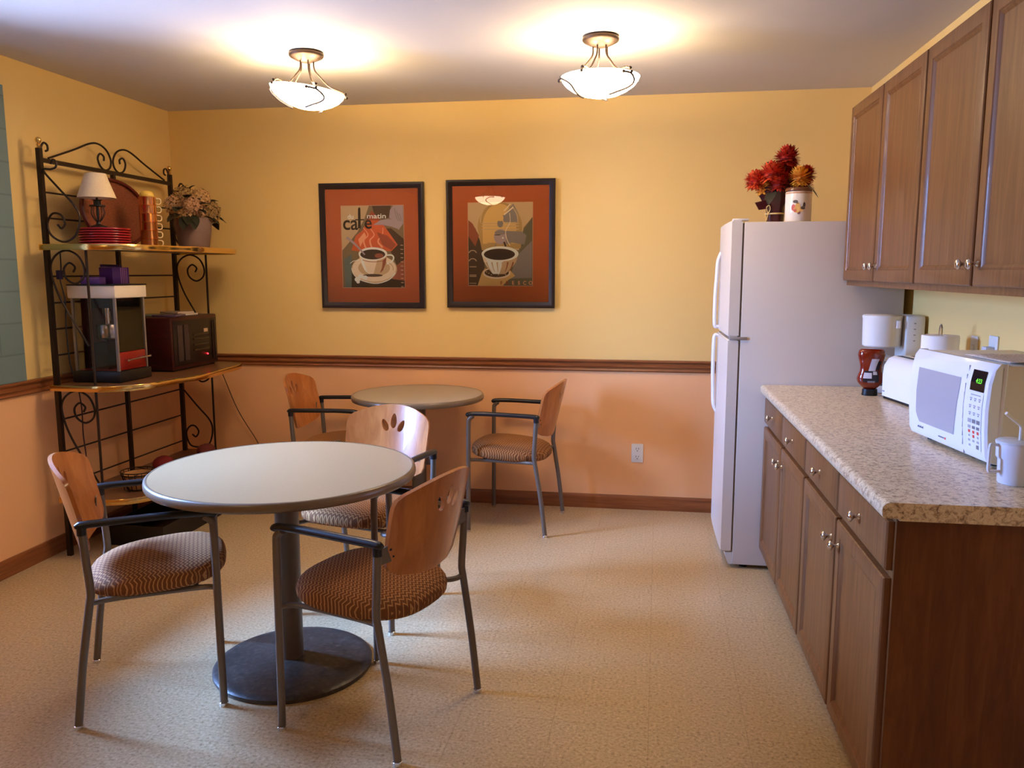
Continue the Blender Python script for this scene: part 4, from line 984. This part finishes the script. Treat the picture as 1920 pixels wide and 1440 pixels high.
# local frame: x along front (to the right), y = away from the viewer of the front (depth), z up
b = B(); b.box(-W/2+.004, W/2-.004, .022, DP, .014, Hh-.004, bev=.006); b.build('case', M['white_mw'] if 'white_mw' in M else mat('cream_white_case', (232, 224, 210), .4), t)
b = B()
for x in (-W/2+.05, W/2-.05):
    for y in (.05, DP-.04): b.cyl((x, y, 0), (x, y, .016), .012)
b.build('foot', M['black'], t)
M['mwf'] = mat('microwave_front_white', (240, 238, 242), .25)
fp = B(); n = 10
prof = [(.024, .012), (.006, .018), (-.002, .035), (-.008, .10), (-.010, .16), (-.006, .23), (.002, .268), (.014, Hh), (.03, Hh)]
bm = fp.bm
def fcol(x, inset): return [bm.verts.new((x, y+inset, z)) for y, z in prof]
cols_ = [fcol(-W/2+.004, .012), fcol(-W/2, .006), fcol(-W/2+.006, 0), fcol(W/2-.006, 0), fcol(W/2, .006), fcol(W/2-.004, .012)]
for a, c in zip(cols_, cols_[1:]):
    for i in range(len(prof)-1): bm.faces.new((a[i], a[i+1], c[i+1], c[i]))
bm.faces.new(cols_[0]); bm.faces.new(cols_[-1][::-1])
for a, c in zip(cols_, cols_[1:]): bm.faces.new((a[0], c[0], c[-1], a[-1]))
fo = fp.build('front', M['mwf'], t, smooth=40)
def fy(z):
    for (y0, z0), (y1, z1) in zip(prof, prof[1:]):
        if z0 <= z <= z1: return y0+(y1-y0)*(z-z0)/(z1-z0)
    return 0
def panel(pts, mi, b, off):
    # strips following the front profile between polygon left/right edges
    b.poly([(x, fy(z)-off, z) for x, z in pts], mi)
wd = B()
def wx(z):  # right edge of the window, curved
    return .062+.020*math.sin((z-.075)/.17*PI*.5)
zs = [.062+.17*i/12 for i in range(13)]
for z0, z1 in zip(zs, zs[1:]):
    def lx(z): return -.172+max(0, .085-z)*.9
    wd.poly([(lx(z0), fy(z0)-.0010, z0), (wx(z0), fy(z0)-.0010, z0), (wx(z1), fy(z1)-.0010, z1), (lx(z1), fy(z1)-.0010, z1)])
wd.build('door_window', mat('grey_mesh_window', (176, 172, 178), .25), fo, smooth=40)
dg = B()
for x in (.110,):
    for z0, z1 in zip([.02+.025*i for i in range(10)], [.045+.025*i for i in range(10)]): dg.box(x-.0008, x+.0008, (fy(z0)+fy(z1))/2-.0012, (fy(z0)+fy(z1))/2+.004, z0, z1)
dg.build('door_gap', mat('seam_grey', (176, 174, 180), .6), fo, smooth=0)
ds = B()
def strip(b, x0, x1, z0, z1, mi, off, n=5):
    for i in range(n):
        a, c = z0+(z1-z0)*i/n, z0+(z1-z0)*(i+1)/n
        b.poly([(x0, fy(a)-off, a), (x1, fy(a)-off, a), (x1, fy(c)-off, c), (x0, fy(c)-off, c)], mi)
strip(ds, .135, .205, .205, .262, 0, .0015)
ds.text('4:23', Matrix.Translation((.178, fy(.233)-.0032, .233)) @ Matrix.Rotation(PI/2-.18, 4, 'X'), .018, 1, .0, .95, .0)
ds.build('clock_display', [mat('display_black', (16, 14, 22), .15), mat('green_digits', (120, 255, 60), .5, emit=(110, 255, 40), estr=.9)], fo, smooth=0, recalc=False)
kp = B(); gk = {0: 'key_grey', 1: 'key_red', 2: 'key_dark'}
def key(x, z, w_, h_, mi): kp.poly([(x-w_/2, fy(z-h_/2)-.0018, z-h_/2), (x+w_/2, fy(z-h_/2)-.0018, z-h_/2), (x+w_/2, fy(z+h_/2)-.0018, z+h_/2), (x-w_/2, fy(z+h_/2)-.0018, z+h_/2)], mi)
strip(kp, .134, .206, .042, .199, 3, .0012, 14)
key(.17, .194, .05, .003, 0)
for r_ in range(3):
    for c_ in range(3): key(.148+.022*c_, .184-.020*r_, .012, .0035, 0); key(.148+.022*c_, .179-.020*r_, .007, .003, 2)
for c_ in range(3): key(.148+.022*c_, .121, .017, .011, 0 if c_ == 0 else 2); key(.148+.022*c_, .104, .015, .008, 2 if c_ else 0)
for c_ in range(3): key(.148+.022*c_, .091, .010, .008, 1)
key(.17, .079, .010, .008, 1); key(.148, .079, .008, .006, 0); key(.192, .079, .008, .006, 0)
for c_ in range(3): key(.148+.022*c_, .066, .011, .006, 0)
key(.150, .052, .010, .006, 0); key(.190, .052, .013, .011, 2)
kp.build('keypad', [mat('key_grey', (170, 166, 172), .5), mat('key_red', (226, 74, 60), .5), mat('key_dark', (120, 118, 126), .5), mat('keypad_white', (236, 234, 238), .4)], fo, smooth=0, recalc=False)
mk = B()
for i, w_ in enumerate((.006, .004, .005, .004, .006, .004)): mk.box(-.163+i*.0065, -.163+i*.0065+w_*.8, fy(.045)-.0012, fy(.045)+.001, .043, .043+.005+.002*(i % 2), 0)
for i in range(6): mk.box(-.03+i*.006, -.027+i*.006, fy(.040)-.0012, fy(.040)+.001, .038, .042, 0)
mk.box(.008, .013, fy(.04)-.0014, fy(.04)+.001, .037, .043, 1).build('front_marks', [mat('mark_grey', (120, 120, 140), .5), mat('mark_red', (220, 70, 70), .5)], fo, smooth=0)
b = B(); bm = b.bm; g = []
for i in range(9):
    g.append([bm.verts.new((-.03+.235*i/8, .05+.20*j_/6, Hh+.0012+.006*math.sin(i*.9)*math.sin(j_*.8)**2*(1 if 0 < i < 8 else .4))) for j_ in range(7)])
for i in range(8):
    for j_ in range(6): bm.faces.new((g[i][j_], g[i+1][j_], g[i+1][j_+1], g[i][j_+1]))
for v_ in bm.verts: v_.co.z = max(v_.co.z, Hh+.0012)
PAP = mat('printed_paper', (222, 208, 196), .7); nt, bb = nodes(PAP); v = coords(nt, (1, 1, 1))
wv = add(nt, 'ShaderNodeTexWave', bands_direction='Y', Scale=28.); nt.links.new(v, wv.inputs['Vector']); nn = add(nt, 'ShaderNodeTexNoise', Scale=160.); nt.links.new(v, nn.inputs['Vector'])
ml = add(nt, 'ShaderNodeMath', operation='MULTIPLY'); nt.links.new(wv.outputs['Fac'], ml.inputs[0]); nt.links.new(nn.outputs['Fac'], ml.inputs[1])
rr_ = ramp(nt, ml.outputs[0], [(.40, (222, 208, 196)), (.52, (150, 130, 124))]); nt.links.new(rr_.outputs[0], bb.inputs['Base Color'])
po = b.build('paper_sheet', PAP, smooth=60)
po.matrix_world = Matrix.Translation(t.location) @ Matrix.Rotation(t.rotation_euler.z, 4, 'Z')
po.location = t.location; po.rotation_euler.z = t.rotation_euler.z
md = po.modifiers.new('thick', 'SOLIDIFY'); md.thickness = .0005; md.offset = 1
tag(po, 'creased sheet of printed paper lying on the microwave', 'paper')

# toaster
t = thing('toaster', 'white two-slice toaster between the sauce bottle and the microwave', 'toaster', (1.108, 3.475, CT), math.radians(9))
op = [(-.082, .012), (-.084, .10), (-.080, .14), (-.064, .168), (-.04, .180), (.04, .180), (.064, .168), (.080, .14), (.084, .10), (.082, .012)]
b = B().prism([(a, z) for a, z in op], -.135, .135, 'y', bev=.012); b.build('body', M['white'], t, smooth=50)
b = B()
for x in (-.028, .028): b.box(x-.011, x+.011, -.10, .10, .1795, .1812)
b.build('slot', M['black'], t, smooth=0)
B().box(-.075, .075, -.125, .125, .0, .012).build('base', M['black'], t, smooth=0)
B().box(-.0855, -.083, .10, .118, .03, .036).build('front_mark', mat('faint_grey', (170, 170, 180), .5), t, smooth=0)
# sauce bottle standing on its cap
t = thing('sauce_bottle', 'squeeze bottle of red-brown sauce standing upside down on its black cap', 'bottle', (.978, 3.66, CT), math.radians(-10))
SC = mat('brown_red_sauce', (124, 34, 12), .15, coat=.5)
B().lathe([(0, .028), (.022, .028), (.032, .036), (.050, .055), (.055, .072), (.050, .090), (.044, .105), (.043, .125), (.049, .150), (.055, .175), (.052, .192), (.044, .200), (.0, .203)], n=40, sy=.6).build('bottle_body', SC, t, smooth=60)
B().lathe([(0, 0), (.031, 0), (.032, .003), (.030, .028), (0, .028)], n=32, sy=.8).build('cap', M['black'], t)
def sp_(u, v, off=.001):
    R = [(.036, .032), (.055, .050), (.072, .055), (.090, .050), (.105, .044), (.125, .043), (.150, .049), (.175, .055), (.2, .05)]
    r = .05
    for (z0, r0), (z1, r1) in zip(R, R[1:]):
        if z0 <= v <= z1: r = r0+(r1-r0)*(v-z0)/(z1-z0)
    a = -PI/2+u; return ((r+off)*math.cos(a), (r*.6+off)*math.sin(a), v)
b = B()
def quadpatch(u0, u1, v0, v1, mi, off, sh=0.):
    N = 6; bm = b.bm; f0 = len(bm.faces); G = [[bm.verts.new(sp_(u0+(u1-u0)*i/N+sh*j_/5, v0+(v1-v0)*j_/5, off)) for j_ in range(6)] for i in range(N+1)]
    for i in range(N):
        for j_ in range(5): bm.faces.new((G[i][j_], G[i+1][j_], G[i+1][j_+1], G[i][j_+1]))
    b._mi(f0, mi)
quadpatch(-.62, .62, .060, .108, 1, .0008); quadpatch(-.60, .05, .076, .100, 0, .0014); quadpatch(-.25, .35, .108, .160, 0, .0012, .25); quadpatch(.38, .80, .112, .150, 1, .0010, .15); quadpatch(.15, .5, .092, .106, 0, .0016); quadpatch(-.25, .3, .058, .066, 2, .0012)
b.build('label_sticker', [mat('label_grey', (206, 198, 200), .5), mat('label_black', (30, 26, 30), .4), mat('label_silver', (120, 118, 122), .3)], t, smooth=60, recalc=False)
# coffee maker
t = thing('coffee_maker', 'white drip coffee maker against the refrigerator side', 'coffee maker', (1.090, 3.80, CT), math.radians(0))
WH = mat('coffee_maker_white', (232, 228, 222), .35)
B().box(-.085, .115, -.085, .085, .001, .030, bev=.008).build('base', WH, t)
b = B(); b.lathe([(0, .20), (.072, .20), (.078, .206), (.081, .322), (.083, .328), (.083, .336), (.078, .340), (0, .341)], (-.038, 0, 0), 40); b.build('filter_basket', WH, t)
B().box(.040, .118, -.078, .078, .030, .340, bev=.012).build('water_tank', mat('tank_white', (222, 218, 208), .4), t)
b = B()
for z in (.23, .255, .28, .305): b.box(.070, .078, -.0795, -.0780, z, z+.004)
b.build('level_marks', mat('mark_brown', (150, 140, 130), .6), t, smooth=0)
b = B(); b.lathe([(0, .032), (.052, .032), (.062, .045), (.064, .09), (.055, .125), (.048, .14), (.050, .148), (.046, .148), (.044, .14), (.060, .09), (.058, .046), (0, .036)], (-.040, 0, 0), 36)
cf = b.build('carafe', M['clear'], t, smooth=60)
B().lathe([(.051, .140), (.053, .140), (.054, .155), (.03, .162), (0, .163), (0, .160), (.05, .15)], (-.040, 0, 0), 36).build('carafe_lid', WH, cf)
B().tube(smooth_pts([(-.085, -.02, .15), (-.115, -.045, .145), (-.118, -.05, .09), (-.095, -.035, .055)], 5), .008, 8).build('carafe_handle', WH, cf)
B().box(-.002, .016, -.0800, -.0765, .285, .318, bev=.001).build('latch', mat('bright_white', (250, 250, 255), .2), t)
# paper towels with chrome loop
t = thing('paper_towel_roll', 'upright roll of paper towels with chrome loop behind the microwave', 'paper towels', (1.10, 3.225, CT))
B().lathe([(.0, .012), (.062, .012), (.064, .016), (.064, .291), (.062, .294), (.020, .294), (.019, .28), (0, .28)], n=40).build('roll', mat('paper_white', (240, 234, 230), .85), t)
B().lathe([(0, 0), (.07, 0), (.07, .008), (.066, .012), (0, .012)], n=40).tube(smooth_pts([(0, -.012, .27), (0, -.014, .30), (0, -.010, .325), (0, 0, .333), (0, .010, .325), (0, .014, .30), (0, .012, .27)], 5), .003, 8).build('holder', M['chrome'], t)
# wall plates behind
o = thing('wall_outlet', 'white outlet plate with a plug above the microwave on the right wall', 'outlet', (XR, 3.055, 1.160))
B().box(-.006, -.0005, -.036, .036, -.058, .058, bev=.002).build('cover_plate', M['white_m'], o)
B().box(-.035, -.006, -.02, .02, -.012, .020, bev=.004).build('plug', mat('pale_grey_plug', (196, 198, 208), .4), o)
o = thing('wall_switch', 'small white switch plate on the right wall behind the paper towels', 'switch', (XR, 3.22, 1.160))
B().box(-.006, -.0005, -.030, .030, -.045, .045, bev=.002).build('cover_plate', M['white_m'], o)
B().box(-.012, -.006, -.006, .006, -.012, .012, bev=.002).build('toggle', M['white_m'], o)
# cup with straw
t = thing('drink_cup', 'translucent white plastic mug with handle and bent straw by the microwave', 'cup', (.936, 2.165, CT), math.radians(0))
CP = mat('milky_plastic', (222, 222, 232), .3, trans=.0)
B().lathe([(0, .0005), (.036, .0005), (.0385, .004), (.0405, .062), (.0450, .068), (.0465, .105), (.0450, .105), (.0435, .070), (.039, .062), (.036, .006), (0, .005)], n=44).build('cup_body', CP, t, smooth=50)
B().lathe([(0, .112), (.044, .111), (.0478, .108), (.0478, .103), (.0466, .103), (.0466, .1055), (.043, .1085), (0, .1095)], n=44).build('lid', mat('lid_plastic', (206, 210, 218), .25), t)
B().tube(smooth_pts([(-.043, -.005, .098), (-.062, -.008, .100), (-.066, -.009, .092), (-.0665, -.009, .05), (-.066, -.009, .035), (-.060, -.008, .030), (-.038, -.005, .032)], 4), .0045, 8, flat=.9).build('handle', CP, t)
B().tube([(.006, 0, .05), (.006, 0, .142), (.003, -.002, .150), (-.040, -.02, .182)], .0042, 8).build('straw', mat('clear_straw', (226, 220, 214), .3), t)

# ------------------------------------------------------------------ daylight and camera
wd_ = bpy.data.worlds.new('world'); S.world = wd_; wd_.use_nodes = True
bg = wd_.node_tree.nodes['Background']; wn = wd_.node_tree; bg.inputs[1].default_value = 380.
tcw = wn.nodes.new('ShaderNodeTexCoord'); spw = wn.nodes.new('ShaderNodeSeparateXYZ'); wn.links.new(tcw.outputs['Generated'], spw.inputs[0])
rw = wn.nodes.new('ShaderNodeValToRGB'); rw.color_ramp.elements.new(.5); rw.color_ramp.elements.new(.5)
for e_, (p_, c_) in zip(rw.color_ramp.elements, ((.0, (.060, .080, .14)), (.05, (.054, .100, .22)), (.36, (.078, .150, .34)), (.74, (.25, .46, 1.)))):
    e_.position = p_; e_.color = c_+(1,)
wn.links.new(spw.outputs['Z'], rw.inputs[0]); wn.links.new(rw.outputs[0], bg.inputs[0])
pl = bpy.data.lights.new('window_portal', 'AREA'); pl.shape = 'RECTANGLE'; pl.size = WZ1-WZ0; pl.size_y = WY1-WY0; pl.cycles.is_portal = True
po_ = bpy.data.objects.new('window_portal', pl); COL.objects.link(po_); po_.location = (XL-T-.02, (WY0+WY1)/2, (WZ0+WZ1)/2); po_.rotation_euler = (0, -PI/2, 0)

cam = bpy.data.cameras.new('camera'); co = bpy.data.objects.new('camera', cam); COL.objects.link(co); S.camera = co
cam.sensor_width = 36; cam.lens = 1521.0/1920*36; cam.clip_start = .05
co.location = (0, 0, CAMZ)
yaw, pit, rol = .158, .1379, -.0008
fwd = Vector((-math.sin(yaw)*math.cos(pit), math.cos(yaw)*math.cos(pit), -math.sin(pit))); rt = Vector((math.cos(yaw), math.sin(yaw), 0)); up = rt.cross(fwd)
r2 = rt*math.cos(rol)+up*math.sin(rol); u2 = -rt*math.sin(rol)+up*math.cos(rol)
mm = Matrix((r2, u2, -fwd)).transposed().to_4x4(); mm.translation = co.location; co.matrix_world = mm
S.view_settings.view_transform = 'Standard'; S.view_settings.look = 'None'; S.view_settings.gamma = 1.; S.view_settings.use_curve_mapping = False
S.view_settings.exposure = .5
S.cycles.use_denoising = True; S.cycles.max_bounces = 8; S.cycles.diffuse_bounces = 5; S.cycles.transparent_max_bounces = 12
S.cycles.sample_clamp_indirect = 6.
